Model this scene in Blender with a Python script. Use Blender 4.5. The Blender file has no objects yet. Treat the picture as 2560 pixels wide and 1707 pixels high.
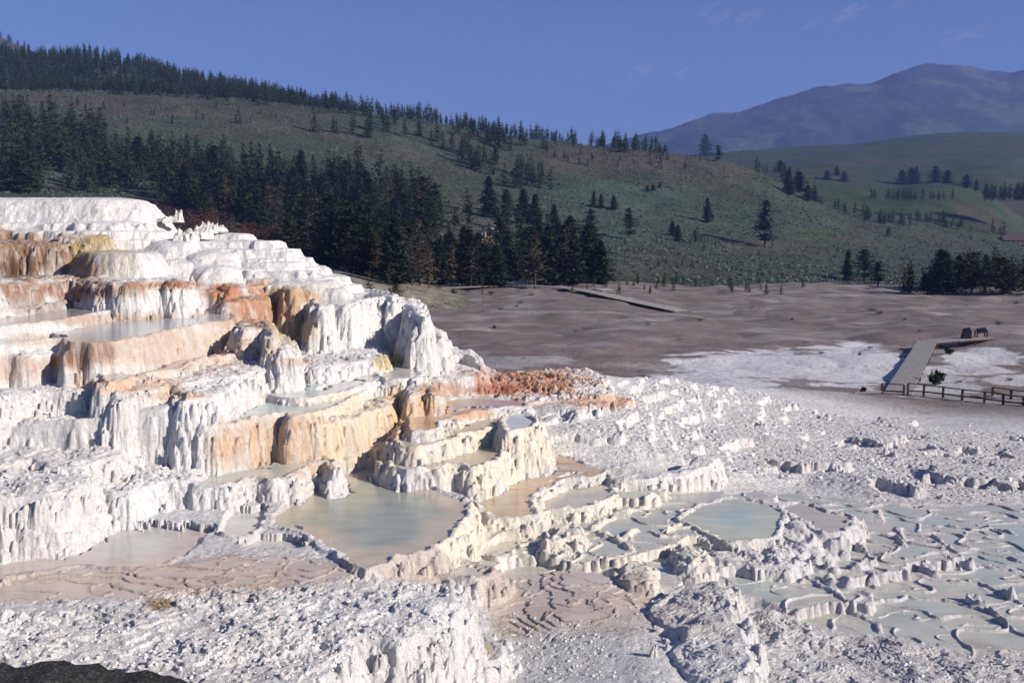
import bpy, math, random
import numpy as np
from math import radians, sin, cos, pi

random.seed(7); rng = np.random.default_rng(7)
QUAL = 1.0
scene = bpy.context.scene
COL = scene.collection

# ---------------------------------------------------------------- camera
EYE = 11.0            # metres above the valley flat
FPX = 2490.0          # focal length in pixels of the 2560 px wide frame
PITCH = math.atan((853.5-580.0)/FPX)
cam_d = bpy.data.cameras.new('camera'); cam = bpy.data.objects.new('camera', cam_d); COL.objects.link(cam)
cam.location = (0, 0, EYE); cam.rotation_euler = (pi/2-PITCH, 0, 0)
cam_d.sensor_width = 36; cam_d.lens = FPX/2560*36
cam_d.clip_start = 0.1; cam_d.clip_end = 30000
scene.camera = cam

# ---------------------------------------------------------------- sky and sun
SUN_AZ, SUN_EL = 116.0, 27.0    # degrees right of the view direction, elevation
w = bpy.data.worlds.new('World'); scene.world = w; w.use_nodes = True
nt = w.node_tree; nt.nodes.clear()
sky = nt.nodes.new('ShaderNodeTexSky'); sky.sky_type = 'NISHITA'; sky.sun_disc = False
sky.sun_elevation = radians(SUN_EL); sky.sun_rotation = radians(SUN_AZ)
sky.altitude = 2000; sky.air_density = 1.0; sky.dust_density = 0.35; sky.ozone_density = 5.0
bg = nt.nodes.new('ShaderNodeBackground'); bg.inputs['Strength'].default_value = 0.074
wo = nt.nodes.new('ShaderNodeOutputWorld')
tn_ = nt.nodes.new('ShaderNodeMix'); tn_.data_type = 'RGBA'; tn_.blend_type = 'MULTIPLY'; tn_.inputs[0].default_value = 1.0; tn_.inputs[7].default_value = (.92, .925, 1.09, 1)
nt.links.new(sky.outputs[0], tn_.inputs[6]); nt.links.new(tn_.outputs[2], bg.inputs['Color']); nt.links.new(bg.outputs[0], wo.inputs['Surface'])
sd = bpy.data.lights.new('sun', 'SUN'); sd.energy = 5.0; sd.angle = radians(0.5); sd.color = (1.0, 0.92, 0.82)
sun = bpy.data.objects.new('sun', sd); COL.objects.link(sun)
az, el = radians(SUN_AZ), radians(SUN_EL)
from mathutils import Vector
tosun = Vector((sin(az)*cos(el), cos(az)*cos(el), sin(el)))
sun.rotation_euler = tosun.to_track_quat('Z', 'Y').to_euler(); sun.location = (60, -20, 60)
scene.view_settings.view_transform = 'Standard'; scene.view_settings.look = 'None'
scene.view_settings.exposure = 0.28; scene.view_settings.gamma = 1.0
scene.cycles.max_bounces = 6; scene.cycles.diffuse_bounces = 3; scene.cycles.volume_bounces = 0

# ---------------------------------------------------------------- geometry of the view (photo pixels -> places)
def slope(v):                       # dz per metre of depth along the ray through row v
    up = -(np.asarray(v, float)-853.5)/FPX
    return (-sin(PITCH)+up*cos(PITCH))/(cos(PITCH)+up*sin(PITCH))
def side(u, v):                     # dx per metre of depth
    up = -(np.asarray(v, float)-853.5)/FPX
    return ((np.asarray(u, float)-1280)/FPX)/(cos(PITCH)+up*sin(PITCH))
def on_level(u, v, z):
    Y = (z-EYE)/slope(v); return side(u, v)*Y, Y
def at_depth(u, v, Y):
    return side(u, v)*Y, Y, EYE+slope(v)*Y
def to_px(X, Y, Z):
    dz = Z-EYE
    f = Y*cos(PITCH)-dz*sin(PITCH); up = Y*sin(PITCH)+dz*cos(PITCH)
    return 1280+FPX*X/f, 853.5-FPX*up/f
CR = {'A': (0,480,3.336), 'B': (600,600,3.336), 'C': (0,880,2.904), 'D': (600,980,2.904), 'E': (1000,880,2.94),
      'F': (1900,750,3.564), 'G': (1200,1130,3.016), 'H': (1800,1130,2.717), 'I': (0,1350,1.809), 'P': (0,0,1.0),
      'J': (380,510,5.88), 'K': (1660,100,2.613)}
def px(c, x, y):
    a, b, s = CR[c]; return a+x/s, b+y/s
def pts(spec):                      # "D 10,20 30,40 E 5,6" -> list of photo points
    out = []; c = 'P'
    for t in spec.split():
        if t in CR: c = t
        else:
            x, y = t.split(','); out.append(px(c, float(x), float(y)))
    return out
def rise(zref, c, x, yb, yt, s=0.28):   # level of a wall's top, from the level at its foot
    vb = px(c, x, yb)[1]; vt = px(c, x, yt)[1]
    Yb = (zref-EYE)/slope(vb); m = slope(vt)
    return float((EYE+m*(Yb-s*zref))/(1-m*s))

# ---------------------------------------------------------------- noise
_pr = np.random.RandomState(11)
_perm = np.concatenate([_pr.permutation(256)]*3).astype(np.int32)
_ga = _pr.rand(256)*2*pi; _gx = np.cos(_ga).astype(np.float32); _gy = np.sin(_ga).astype(np.float32)
def pn(x, y, seed=0):
    x = np.asarray(x, np.float64)+seed*17.31; y = np.asarray(y, np.float64)+seed*9.77
    xf = np.floor(x); yf = np.floor(y)
    xi = xf.astype(np.int32) & 255; yi = yf.astype(np.int32) & 255
    fx = (x-xf).astype(np.float32); fy = (y-yf).astype(np.float32)
    ux = fx*fx*fx*(fx*(fx*6-15)+10); uy = fy*fy*fy*(fy*(fy*6-15)+10)
    def g(ix, iy, dx, dy):
        h = _perm[_perm[ix]+iy]; return _gx[h]*dx+_gy[h]*dy
    xi1 = (xi+1) & 255; yi1 = (yi+1) & 255
    a = g(xi, yi, fx, fy); b = g(xi1, yi, fx-1, fy); c = g(xi, yi1, fx, fy-1); d = g(xi1, yi1, fx-1, fy-1)
    return ((a+ux*(b-a))*(1-uy)+(c+ux*(d-c))*uy)*1.5
def fbm(x, y, o=4, seed=0, gain=.5):
    r = 0; a = 1; t = 0
    for i in range(o):
        r = r+a*pn(x*2**i, y*2**i, seed+i*3); t += a; a *= gain
    return r/t
def sstep(a, b, x):
    t = np.clip((x-a)/(b-a), 0, 1); return t*t*(3-2*t)

def chaikin(p, n=2):
    p = np.array(p, float)
    for _ in range(n):
        q = np.roll(p, -1, 0); p = np.stack([.75*p+.25*q, .25*p+.75*q], 1).reshape(-1, 2)
    return p
def sdist(poly, x, y):              # signed distance to a closed polygon, negative inside
    d2 = np.full(x.shape, 1e9, np.float32); ins = np.zeros(x.shape, bool)
    n = len(poly)
    for i in range(n):
        ax, ay = poly[i]; bx, by = poly[(i+1) % n]
        ex, ey = bx-ax, by-ay; L = ex*ex+ey*ey+1e-12
        t = np.clip(((x-ax)*ex+(y-ay)*ey)/L, 0, 1)
        np.minimum(d2, (x-ax-t*ex)**2+(y-ay-t*ey)**2, out=d2)
        if ay != by:
            c = ((ay > y) != (by > y)) & (x < (bx-ax)*(y-ay)/(by-ay)+ax); ins ^= c
    d = np.sqrt(d2); d[ins] *= -1
    return d
def ldist(line, x, y):
    d2 = np.full(x.shape, 1e9, np.float32)
    for i in range(len(line)-1):
        ax, ay = line[i]; bx, by = line[i+1]; ex, ey = bx-ax, by-ay; L = ex*ex+ey*ey+1e-12
        t = np.clip(((x-ax)*ex+(y-ay)*ey)/L, 0, 1)
        np.minimum(d2, (x-ax-t*ex)**2+(y-ay-t*ey)**2, out=d2)
    return np.sqrt(d2)

# ---------------------------------------------------------------- object helpers
def tag(o, label=None, cat=None, group=None, kind=None):
    if label: o['label'] = label
    if cat: o['category'] = cat
    if group: o['group'] = group
    if kind: o['kind'] = kind
    return o
def empty(name, loc, rz=0):
    o = bpy.data.objects.new(name, None); o.location = loc; o.rotation_euler = (0, 0, rz); COL.objects.link(o); return o
def mesh_np(name, V, F, mat, parent=None, smooth=True, attrs=None, sizes=None):
    """V (n,3), F (m,k) arrays of equal-sided faces."""
    me = bpy.data.meshes.new(name); V = np.asarray(V, np.float32); F = np.asarray(F, np.int32)
    me.vertices.add(len(V)); me.vertices.foreach_set('co', V.ravel())
    k = F.shape[1]; me.loops.add(F.size); me.loops.foreach_set('vertex_index', F.ravel())
    me.polygons.add(len(F)); me.polygons.foreach_set('loop_start', np.arange(len(F), dtype=np.int32)*k)
    me.polygons.foreach_set('loop_total', np.full(len(F), k, np.int32))
    me.polygons.foreach_set('use_smooth', np.full(len(F), smooth, bool))
    if attrs:
        for an, a in attrs.items():
            if a.ndim == 2:
                at = me.color_attributes.new(an, 'FLOAT_COLOR', 'POINT')
                at.data.foreach_set('color', np.concatenate([a, np.ones((len(a), 1))], 1).astype(np.float32).ravel())
            else:
                at = me.attributes.new(an, 'FLOAT', 'POINT'); at.data.foreach_set('value', a.astype(np.float32))
    me.update(calc_edges=True); me.materials.append(mat)
    o = bpy.data.objects.new(name, me); COL.objects.link(o)
    if parent: o.parent = parent
    return o
class MB:                            # collects boxes, tubes, triangles -> one mesh
    def __init__(s): s.v = []; s.f = []
    def add(s, V, F):
        n = len(s.v); s.v += [tuple(p) for p in V]; s.f += [tuple(i+n for i in f) for f in F]; return s
    def beam(s, a, b, wd, ht):       # box from a to b (centre line), width across, height up
        a = Vector(a); b = Vector(b); d = (b-a).normalized()
        r = d.cross(Vector((0, 0, 1)))
        r = Vector((1, 0, 0)) if r.length < 1e-4 else r.normalized()
        u = r.cross(d).normalized(); V = []
        for p in (a, b):
            for sx, sz in ((-1, -1), (1, -1), (1, 1), (-1, 1)): V.append(p+r*sx*wd/2+u*sz*ht/2)
        return s.add(V, [(0,1,2,3), (7,6,5,4), (0,4,5,1), (1,5,6,2), (2,6,7,3), (3,7,4,0)])
    def tube(s, path, rad, n=7):
        V = []; F = []
        for i, p in enumerate(path):
            p = Vector(p); q = Vector(path[min(i+1, len(path)-1)]); o = Vector(path[max(i-1, 0)])
            d = (q-o).normalized(); r = d.cross(Vector((.31, .95, .05))).normalized(); u = r.cross(d)
            for k in range(n):
                a = 2*pi*k/n; V.append(p+(r*cos(a)+u*sin(a))*rad[i])
        for i in range(len(path)-1):
            for k in range(n):
                F.append((i*n+k, i*n+(k+1) % n, (i+1)*n+(k+1) % n, (i+1)*n+k))
        F.append(tuple(range(n))[::-1]); F.append(tuple(range((len(path)-1)*n, len(path)*n)))
        return s.add(V, F)
    def build(s, name, mat, parent=None, smooth=False):
        me = bpy.data.meshes.new(name); me.from_pydata(s.v, [], s.f); me.update()
        if smooth: me.polygons.foreach_set('use_smooth', [True]*len(me.polygons))
        me.materials.append(mat); o = bpy.data.objects.new(name, me); COL.objects.link(o)
        if parent: o.parent = parent
        return o

# ---------------------------------------------------------------- materials
def nodes(name):
    m = bpy.data.materials.new(name); m.use_nodes = True; t = m.node_tree
    b = t.nodes['Principled BSDF']; return m, t, b
def N(t, typ, **kw):
    n = t.nodes.new(typ)
    for k, v in kw.items():
        if k in n.inputs.keys() if isinstance(k, str) else False: n.inputs[k].default_value = v
        else: setattr(n, k, v)
    return n
def noise(t, scale, detail=6, rough=.6, coord=None, stretch=None):
    tc = t.nodes.new('ShaderNodeTexCoord'); n = t.nodes.new('ShaderNodeTexNoise')
    n.inputs['Scale'].default_value = scale; n.inputs['Detail'].default_value = detail; n.inputs['Roughness'].default_value = rough
    if stretch:
        mp = t.nodes.new('ShaderNodeMapping'); mp.inputs['Scale'].default_value = stretch
        t.links.new(tc.outputs['Object'], mp.inputs[0]); t.links.new(mp.outputs[0], n.inputs['Vector'])
    else: t.links.new(tc.outputs['Object'], n.inputs['Vector'])
    return n
def ramp(t, src, stops):
    r = t.nodes.new('ShaderNodeValToRGB'); t.links.new(src, r.inputs[0]); e = r.color_ramp.elements
    while len(e) < len(stops): e.new(.5)
    for i, (p, c) in enumerate(stops): e[i].position = p; e[i].color = (*c, 1) if len(c) == 3 else c
    return r
def mix(t, fac, a, b, mode='MIX'):
    m = t.nodes.new('ShaderNodeMix'); m.data_type = 'RGBA'; m.blend_type = mode
    if isinstance(fac, (int, float)): m.inputs[0].default_value = fac
    else: t.links.new(fac, m.inputs[0])
    for i, s in ((6, a), (7, b)):
        if isinstance(s, tuple): m.inputs[i].default_value = (*s, 1)
        else: t.links.new(s, m.inputs[i])
    return m.outputs[2]
def bump(t, b, src, strength, dist, prev=None):
    n = t.nodes.new('ShaderNodeBump'); n.inputs['Strength'].default_value = strength; n.inputs['Distance'].default_value = dist
    t.links.new(src, n.inputs['Height'])
    if prev: t.links.new(prev, n.inputs['Normal'])
    t.links.new(n.outputs[0], b.inputs['Normal']); return n.outputs[0]

def mat_rock():
    m, t, b = nodes('travertine')
    at = t.nodes.new('ShaderNodeAttribute'); at.attribute_name = 'tint'
    n1 = noise(t, 7, 8, .7); r1 = ramp(t, n1.outputs[0], [(.3, (.80, .78, .77)), (.7, (1.1, 1.1, 1.1))])
    c = mix(t, 1.0, at.outputs['Color'], r1.outputs[0], 'MULTIPLY')
    n2 = noise(t, 45, 5, .7); r2 = ramp(t, n2.outputs[0], [(.35, (.82, .81, .80)), (.6, (1.05, 1.05, 1.05))])
    c = mix(t, 1.0, c, r2.outputs[0], 'MULTIPLY')
    t.links.new(c, b.inputs['Base Color']); b.inputs['Roughness'].default_value = .8
    b.inputs['Specular IOR Level'].default_value = .25
    n3 = noise(t, 14, 6, .75); p = bump(t, b, n3.outputs[0], .8, .09)
    n5 = noise(t, 1, 5, .6, stretch=(13, 13, 1.6)); p = bump(t, b, n5.outputs[0], .7, .07, p)
    n4 = noise(t, 55, 4, .7); bump(t, b, n4.outputs[0], .6, .02, p)
    return m
def mat_water():
    m, t, b = nodes('pool_water')
    at = t.nodes.new('ShaderNodeAttribute'); at.attribute_name = 'tint'
    n1 = noise(t, 1.3, 5, .6, stretch=(1, 2.2, 1)); r1 = ramp(t, n1.outputs[0], [(.3, (.86, .86, .84)), (.7, (1.1, 1.1, 1.1))])
    c = mix(t, 1.0, at.outputs['Color'], r1.outputs[0], 'MULTIPLY')
    t.links.new(c, b.inputs['Base Color']); b.inputs['Roughness'].default_value = .07; b.inputs['IOR'].default_value = 1.33
    n3 = noise(t, 9, 4, .6, stretch=(1, 1.8, 1)); bump(t, b, n3.outputs[0], .16, .03)
    return m
def mat_plain(name, c1, c2, s1, c3=None, s2=6.0, bs=.5, bd=.1, rough=.9):
    m, t, b = nodes(name)
    n1 = noise(t, s1, 7, .65); r1 = ramp(t, n1.outputs[0], [(.35, c1), (.65, c2)]); c = r1.outputs[0]
    n2 = noise(t, s2, 5, .7)
    if c3:
        r2 = ramp(t, n2.outputs[0], [(.5, (0, 0, 0)), (.62, (1, 1, 1))]); c = mix(t, r2.outputs[0], c, c3)
    t.links.new(c, b.inputs['Base Color']); b.inputs['Roughness'].default_value = rough
    b.inputs['Specular IOR Level'].default_value = .2
    bump(t, b, n2.outputs[0], bs, bd); return m
def mat_hill():
    m, t, b = nodes('hillside')
    at = t.nodes.new('ShaderNodeAttribute'); at.attribute_name = 'tint'
    n2 = noise(t, .55, 5, .75); r2 = ramp(t, n2.outputs[0], [(.38, (.55, .6, .55)), (.5, (1, 1, 1)), (.66, (1.5, 1.5, 1.45))])
    c = mix(t, 1.0, at.outputs['Color'], r2.outputs[0], 'MULTIPLY')
    n4 = noise(t, .03, 5, .6); r4 = ramp(t, n4.outputs[0], [(.35, (.8, .85, .8)), (.65, (1.2, 1.12, 1.15))])
    c = mix(t, 1.0, c, r4.outputs[0], 'MULTIPLY')
    t.links.new(c, b.inputs['Base Color']); b.inputs['Roughness'].default_value = .95; b.inputs['Specular IOR Level'].default_value = .1
    bump(t, b, n2.outputs[0], .9, .9); return m
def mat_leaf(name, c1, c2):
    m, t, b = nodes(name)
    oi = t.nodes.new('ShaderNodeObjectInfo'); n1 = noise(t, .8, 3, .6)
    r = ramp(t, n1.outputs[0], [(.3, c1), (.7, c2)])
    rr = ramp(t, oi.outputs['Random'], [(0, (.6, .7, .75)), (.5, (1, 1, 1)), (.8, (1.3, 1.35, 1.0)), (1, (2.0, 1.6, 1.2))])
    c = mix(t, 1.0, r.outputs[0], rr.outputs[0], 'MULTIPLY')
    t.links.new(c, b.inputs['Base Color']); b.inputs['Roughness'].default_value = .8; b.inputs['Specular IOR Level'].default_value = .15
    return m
ROCK = mat_rock(); ROCKL = mat_plain("loose_stone", (.62,.60,.59), (.84,.82,.80), 8, s2=30, bd=.02); WATER = mat_water(); HILL = mat_hill()
WOOD = mat_plain('weathered_boards', (.22, .20, .20), (.32, .30, .29), 3, s2=20, bd=.01)
RAIL = mat_plain('brown_timber', (.045, .025, .02), (.085, .05, .04), 5, s2=30, bd=.01)
BARK = mat_plain('bark', (.05, .035, .03), (.11, .08, .07), 3, s2=12, bd=.03)
DEADW = mat_plain('bleached_wood', (.42, .39, .36), (.72, .70, .67), 4, s2=25, bd=.03)
DARKR = mat_plain('dark_rock', (.018, .018, .02), (.05, .048, .048), 6, (.10, .10, .10), 30, .9, .05)
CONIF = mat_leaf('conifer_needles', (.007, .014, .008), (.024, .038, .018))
FADED = mat_leaf('greyed_needles', (.035, .035, .028), (.075, .062, .048))
REDBR = mat_leaf('reddish_brush', (.045, .02, .022), (.10, .045, .045))
SAGE = mat_leaf('sagebrush_leaf', (.085, .115, .095), (.15, .19, .16))
SHRUB = mat_leaf('shrub_leaf', (.02, .028, .012), (.06, .06, .028))
SIGNM = mat_plain('sign_panel_dark', (.008, .008, .012), (.02, .018, .024), 9, s2=20, bd=.004, rough=.4)
# ================================================================ near ground and travertine terraces (one height function)
def tps(P, z, Q):                    # thin-plate interpolation
    P = np.array(P); n = len(P)
    def U(r2): return np.where(r2 > 0, r2*np.log(r2+1e-12), 0)
    K = U(((P[:, None]-P[None])**2).sum(2))+np.eye(n)*1e-3
    A = np.zeros((n+3, n+3)); A[:n, :n] = K; A[:n, n] = 1; A[:n, n+1:] = P; A[n:, :n] = A[:n, n:].T
    c = np.linalg.solve(A, np.concatenate([z, [0, 0, 0]])); out = np.full(Q.shape[0], c[n])+Q@c[n+1:]
    for i in range(n): out += c[i]*U(((Q-P[i])**2).sum(1))
    return out
BASE = [(-300,1400,5.34),(0,1420,5.35),(300,1420,5.37),(600,1390,5.43),(700,1365,5.46),(900,1430,5.40),(1000,1460,5.25),(600,1470,5.3),(300,1490,5.3),(1100,1500,5.02),(1500,1600,4.74),(0,1700,5.3),(400,1700,5.25),(800,1700,5.0),(1100,1690,4.75),
 (-300,1750,5.3),(1230,1650,4.45),(1250,1250,5.2),(1300,1310,5.0),(1290,1400,4.78),(1400,1450,4.78),(1500,1330,4.85),(1400,1560,4.72),(1650,1600,4.8),(1500,1700,4.65),(1600,1250,4.95),
 (1690,1700,4.82),(1850,1400,4.62),(1900,1300,4.68),(2200,1350,4.5),(2500,1400,4.38),(1800,1500,4.45),(2100,1540,4.4),(2300,1600,4.3),(2500,1530,4.3),
 (1900,1700,4.5),(2500,1720,4.4),(2900,1700,4.3),(2900,1400,4.2),
 (1420,1180,5.0),(1420,1110,5.35),(1420,1010,5.9),(1500,1000,5.8),(1560,950,5.4),(1350,950,5.8),(1650,1180,4.95),(1650,1100,4.95),(1650,1020,4.7),(1700,965,3.6),
 (1900,1200,4.25),(1900,1100,3.7),(1900,1030,2.6),(1900,985,1.7),(2100,1100,3.0),(2100,1050,1.9),(2300,1200,3.9),(2300,1120,2.7),(2300,1060,1.2),(2560,1250,4.05),(2560,1120,2.4),(2560,1045,0.9),(2900,1200,3.5),(2900,1060,0.6),
 (200,1000,6.4),(700,1000,6.0),(1000,950,5.4),(600,800,7.4),(300,700,7.8),(-300,900,7.0),(900,880,5.2)]
BP = []; BZ = []
for (u, v, z) in BASE:
    X, Y = on_level(u, v, z); BP.append((X/Y*2, math.log(Y))); BZ.append(z)
for a in (-.7, -.5, -.25, 0, .2, .35, .5, .7):
    for Y in (78, 110): BP.append((a*2, math.log(Y))); BZ.append(0.0)
for a in (-.1, .05): BP.append((a*2, math.log(60))); BZ.append(0.1)
for a in (-.7, -.4, 0, .4, .7): BP.append((a*2, math.log(8.5))); BZ.append(4.9 if a < 0 else 4.6)

# levels, chained from the foot of each wall upward
L = {}
L['main'] = 5.5
L['T1'] = rise(5.45, 'C', 250, 1480, 1050, .4); L['T2'] = rise(5.5, 'C', 900, 1235, 1000)
L['T3'] = rise(L['T2'], 'C', 700, 965, 800); L['T4'] = rise(L['T2'], 'C', 1150, 850, 400)
L['T5'] = 7.57; L['T7'] = 8.26
L['Lp2'] = rise(5.5, 'C', 1450, 1130, 1085); L['Lp'] = rise(5.5, 'D', 450, 740, 575)
L['C1'] = rise(L['Lp'], 'D', 200, 510, 185); L['W2'] = rise(5.5, 'D', 800, 565, 185)
L['LB'] = rise(L['C1'], 'B', 600, 1350, 1308)
L['T6a'] = rise(L['T4'], 'C', 1100, 365, 265); L['T6b'] = rise(L['T6a'], 'C', 1000, 245, 180)
L['T8'] = rise(L['T6b'], 'A', 1200, 1450, 1205)
L['T9'] = rise(L['T8'], 'A', 1000, 1040, 968, .2); L['T10'] = rise(L['T9'], 'A', 400, 975, 925, .2)
L['T11'] = rise(L['T10'], 'A', 400, 915, 738, .3); L['T12'] = rise(L['T11'], 'A', 300, 690, 420)
L['T12b'] = rise(L['T11'], 'A', 1100, 715, 500)
L['Q3'] = 5.25; L['Q2'] = rise(5.25, 'E', 800, 940, 740); L['Q1'] = rise(L['Q2'], 'D', 1250, 520, 405)
L['W4'] = rise(L['Q1'], 'B', 1500, 1500, 1270)
L['RG'] = rise(4.85, 'E', 1850, 1060, 925)
L['LL'] = rise(L['LB'], 'B', 300, 1130, 1010, .5)
L['LA'] = rise(L['T6b'], 'A', 2100, 1330, 1140); L['OR4'] = rise(L['LL'], 'B', 400, 800, 600)
L['OR3'] = rise(L['OR4'], 'B', 200, 640, 480); L['OR2'] = rise(L['OR3'], 'B', 100, 480, 395, .2)
L['R5'] = rise(L['LL'], 'B', 1000, 865, 515); L['R6'] = EYE+float(slope(760))*34.6; L['R7'] = EYE+float(slope(816))*33.4; L['R8'] = EYE+float(slope(851))*32.4; L['LR'] = 6.78
for k in L: print('LEVEL', k, round(L[k], 2), end='; ')
print()
# name, kind, level, wall run per metre of drop, outline, extra, label
#  kinds: pool (rim with water inside), dry (rough flat top), mound (soft rounded top)
T = []
def lvl(u, v, z, tx=0, x0=0):
    if tx:
        Y = (z-tx*x0-EYE)/(float(slope(v))-tx*float(side(u, v))); return float(side(u, v))*Y, Y
    Y = (z-EYE)/float(slope(v)) if slope(v) < -.004 else 46.
    Y = 46. if (Y < 0 or Y > 46) else Y
    return float(side(u, v))*Y, Y
def terr(name, kind, z, s, spec, label, **kw):
    P = [lvl(u, v, z, kw.get('tx', 0), kw.get('x0', 0)) for (u, v) in pts(spec)] if isinstance(spec, str) else [(side(u, 700)*Y, Y) for (u, Y) in spec]
    T.append(dict(name=name, kind=kind, z=z, s=s, poly=chaikin(P, 2), label=label, **kw))
terr('main','pool',5.5,.32,'D 215,960 250,880 340,810 520,710 680,640 640,560 700,500 1050,450 1180,520 1290,600 1430,700 1560,745 1650,785 1700,835 1690,890 1600,950 1640,965 1550,1010 1520,1060 1490,1100 1400,1150 1280,1175 1180,1190 1100,1240 960,1290 900,1275 760,1215 620,1150 520,1080 420,1030 300,1015 215,985',
     'large round green-grey pool with scalloped cream rim in the lower centre', lip=.05, tintw=(.33,.35,.30), shallow=(.52,.44,.34))
terr('shelf','pool',5.40,.5,'C -250,1560 0,1530 250,1470 500,1380 750,1280 950,1200 1200,1100 1700,1000 1950,1050 1930,1120 1800,1150 1560,1250 1560,1300 1590,1330 1500,1400 1420,1440 1300,1500 1180,1545 1000,1565 800,1560 600,1550 400,1590 200,1610 0,1640 -250,1700',
     'wide shallow grey pool at the foot of the left white wall', lip=.03, tintw=(.50,.48,.45), shallow=(.56,.48,.44))
terr('blob','pool',5.46,.35,'C 1600,1190 1750,1120 1860,1040 1900,1050 1960,1090 1975,1150 1960,1260 1850,1330 1700,1370 1620,1340 1560,1280',
     'small pale pool ringed by thick white lobed rim left of the big pool', lip=.10, tintw=(.50,.55,.53), shallow=(.62,.60,.56))
terr('midlow','pool',5.38,.4,'D -100,1140 100,1060 240,1000 330,1010 440,1020 560,1080 600,1150 430,1160 250,1150 60,1170 -30,1130',
     'thin-rimmed milky pool between the white lobed rim and the big pool', lip=.02, tintw=(.50,.51,.50), shallow=(.58,.54,.50))
terr('front','pool',5.12,.4,'D 900,1290 1100,1260 1300,1180 1420,1180 1600,1200 1710,1260 1860,1300 1840,1350 1650,1370 1480,1330 1300,1370 1180,1400 1240,1340 1000,1310',
     'low grey pool in front of the big pool with jagged cream rim', lip=.06, tintw=(.52,.50,.47), shallow=(.58,.52,.46))
terr('T1','dry',L['T1'],.42,'C -250,1080 0,1050 200,1045 330,1035 420,1010 500,978 570,960 640,870 -250,850','lowest white fluted terrace wall at the left edge', rough=.05)
terr('T2','dry',L['T2'],.32,'C 640,1010 700,990 800,1012 900,1002 1000,972 1100,952 1250,925 1340,930 1420,880 1400,760 640,760','bulging white fluted wall standing over the shallow grey pool', rough=.06)
terr('T3','dry',L['T3'],.3,'C -250,880 0,830 100,800 200,775 300,757 330,830 500,838 660,802 780,770 880,745 900,640 -250,650','narrow white ledge stepped below the tall left wall', rough=.05)
terr('T4','dry',L['T4'],.2,'C -250,590 0,552 200,532 420,502 700,472 760,458 950,430 1200,396 1390,366 1430,385 1440,300 1380,200 -250,330','tall white fluted wall, highest of the plain white walls at left', rough=.05, tx=.11, x0=-7.0)
terr('T5','dry',L['T5'],.28,'C -250,360 0,320 240,288 520,287 680,262 770,272 800,320 860,330 900,180 -250,120','white dripstone wall just below the square pinkish block', rough=.04)
terr('T6a','dry',L['T6a'],.3,'C 770,300 920,285 1060,268 1220,228 1300,243 1400,208 1500,182 1750,165 1900,110 1900,0 770,100','low orange-edged step under the long strip pool', rough=.04)
terr('T6b','pool',L['T6b'],.3,'C 740,240 850,210 1000,180 1150,150 1340,112 1430,62 1560,42 1700,20 1900,-20 2100,-60 2100,-150 700,50 ','long narrow strip pool at the foot of the tall brown fluted wall', lip=.05, tintw=(.45,.44,.36), shallow=(.50,.42,.34))
terr('T6c','dry',L['T6a']-.12,.3,'C 1300,330 1440,330 1560,300 1640,290 1690,240 1740,150 1700,60 1500,80 1300,150','cream knobby ledge left of the upper turquoise pool', rough=.09)
terr('T7','dry',L['T7'],.15,'A -150,1380 0,1368 200,1372 330,1347 520,1326 545,1395 560,1250 -150,1230','square pinkish white block at the left edge', rough=.04)
terr('T8','pool',L['T8'],.16,'A -150,1300 0,1277 250,1252 510,1220 550,1264 700,1264 830,1264 1010,1250 1200,1207 1350,1172 1500,1140 1640,1107 1850,1080 1975,1064 1930,1000 1940,900 1200,900 -150,1030','long blue-grey pool held by the tall brown fluted wall', lip=.04, tintw=(.42,.49,.50), shallow=(.52,.50,.46))
terr('T9','pool',L['T9'],.2,'A -150,1150 0,1125 200,1108 450,1076 700,1031 900,996 1090,946 1200,912 1400,880 1550,833 1600,760 800,790 -150,880','steaming blue pool second from the top of the stair', lip=.035, tintw=(.38,.40,.41), shallow=(.48,.42,.40))
terr('T10','pool',L['T10'],.25,'A -150,1010 0,987 300,952 600,906 860,866 950,800 700,740 -150,800','uppermost small grey pool under the brown stained wall', lip=.03, tintw=(.36,.34,.34), shallow=(.42,.34,.32))
terr('T11','dry',L['T11'],.3,'A -150,800 0,777 330,740 640,717 760,745 1100,758 1330,735 1450,742 1530,742 1560,690 -150,640','low brown stained ledge with white drips', rough=.02)
terr('Lp2','pool',L['Lp2'],.35,'C 1240,1112 1330,1122 1450,1092 1620,1052 1780,1002 1900,1040 2033,1060 2033,930 1240,950','narrow ledge pool below the left turquoise pool', lip=.05, tintw=(.52,.52,.47), shallow=(.58,.52,.46))
terr('Lp','pool',L['Lp'],.35,'C 1340,962 1420,980 1520,986 1700,960 1850,922 D 20,640 170,612 230,655 320,640 400,590 560,512 640,520 685,610 700,470 0,400 C 1300,800','pale turquoise pool in the notch below the brown buttresses', lip=.06, tintw=(.46,.52,.49), shallow=(.56,.54,.47))
terr('C1','pool',L['C1'],.24,'C 1430,562 1540,537 1750,507 1900,472 D 0,197 160,182 330,142 360,190 450,168 580,142 740,87 830,47 950,-40 B 950,1180 0,1180 C 1430,440','turquoise pool above the brown fluted buttresses', lip=.05, tintw=(.46,.56,.54), shallow=(.60,.60,.54))
terr('W2','dry',L['W2'],.22,'D 490,252 640,227 800,187 900,152 990,116 1080,112 1110,65 1150,8 1215,15 1225,120 1300,-60 800,-60 470,120','tall cream fluted wall rising behind the big pool', rough=.04)
terr('W2b','dry',L['W2']-.75,.35,'D 800,420 870,400 980,400 1060,400 1130,400 1140,480 1130,300 800,300','low cream bulge at the foot of the tall cream wall', rough=.03)
terr('LB','pool',L['LB'],.25,'B 180,1262 260,1302 400,1325 550,1317 700,1302 880,1272 960,1242 1060,1192 1145,1167 1160,1100 1130,990 600,940 250,1050','blue milky pool in the middle between pale knobs and the cream wall', lip=.03, tintw=(.45,.56,.57), shallow=(.64,.62,.57))
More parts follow.
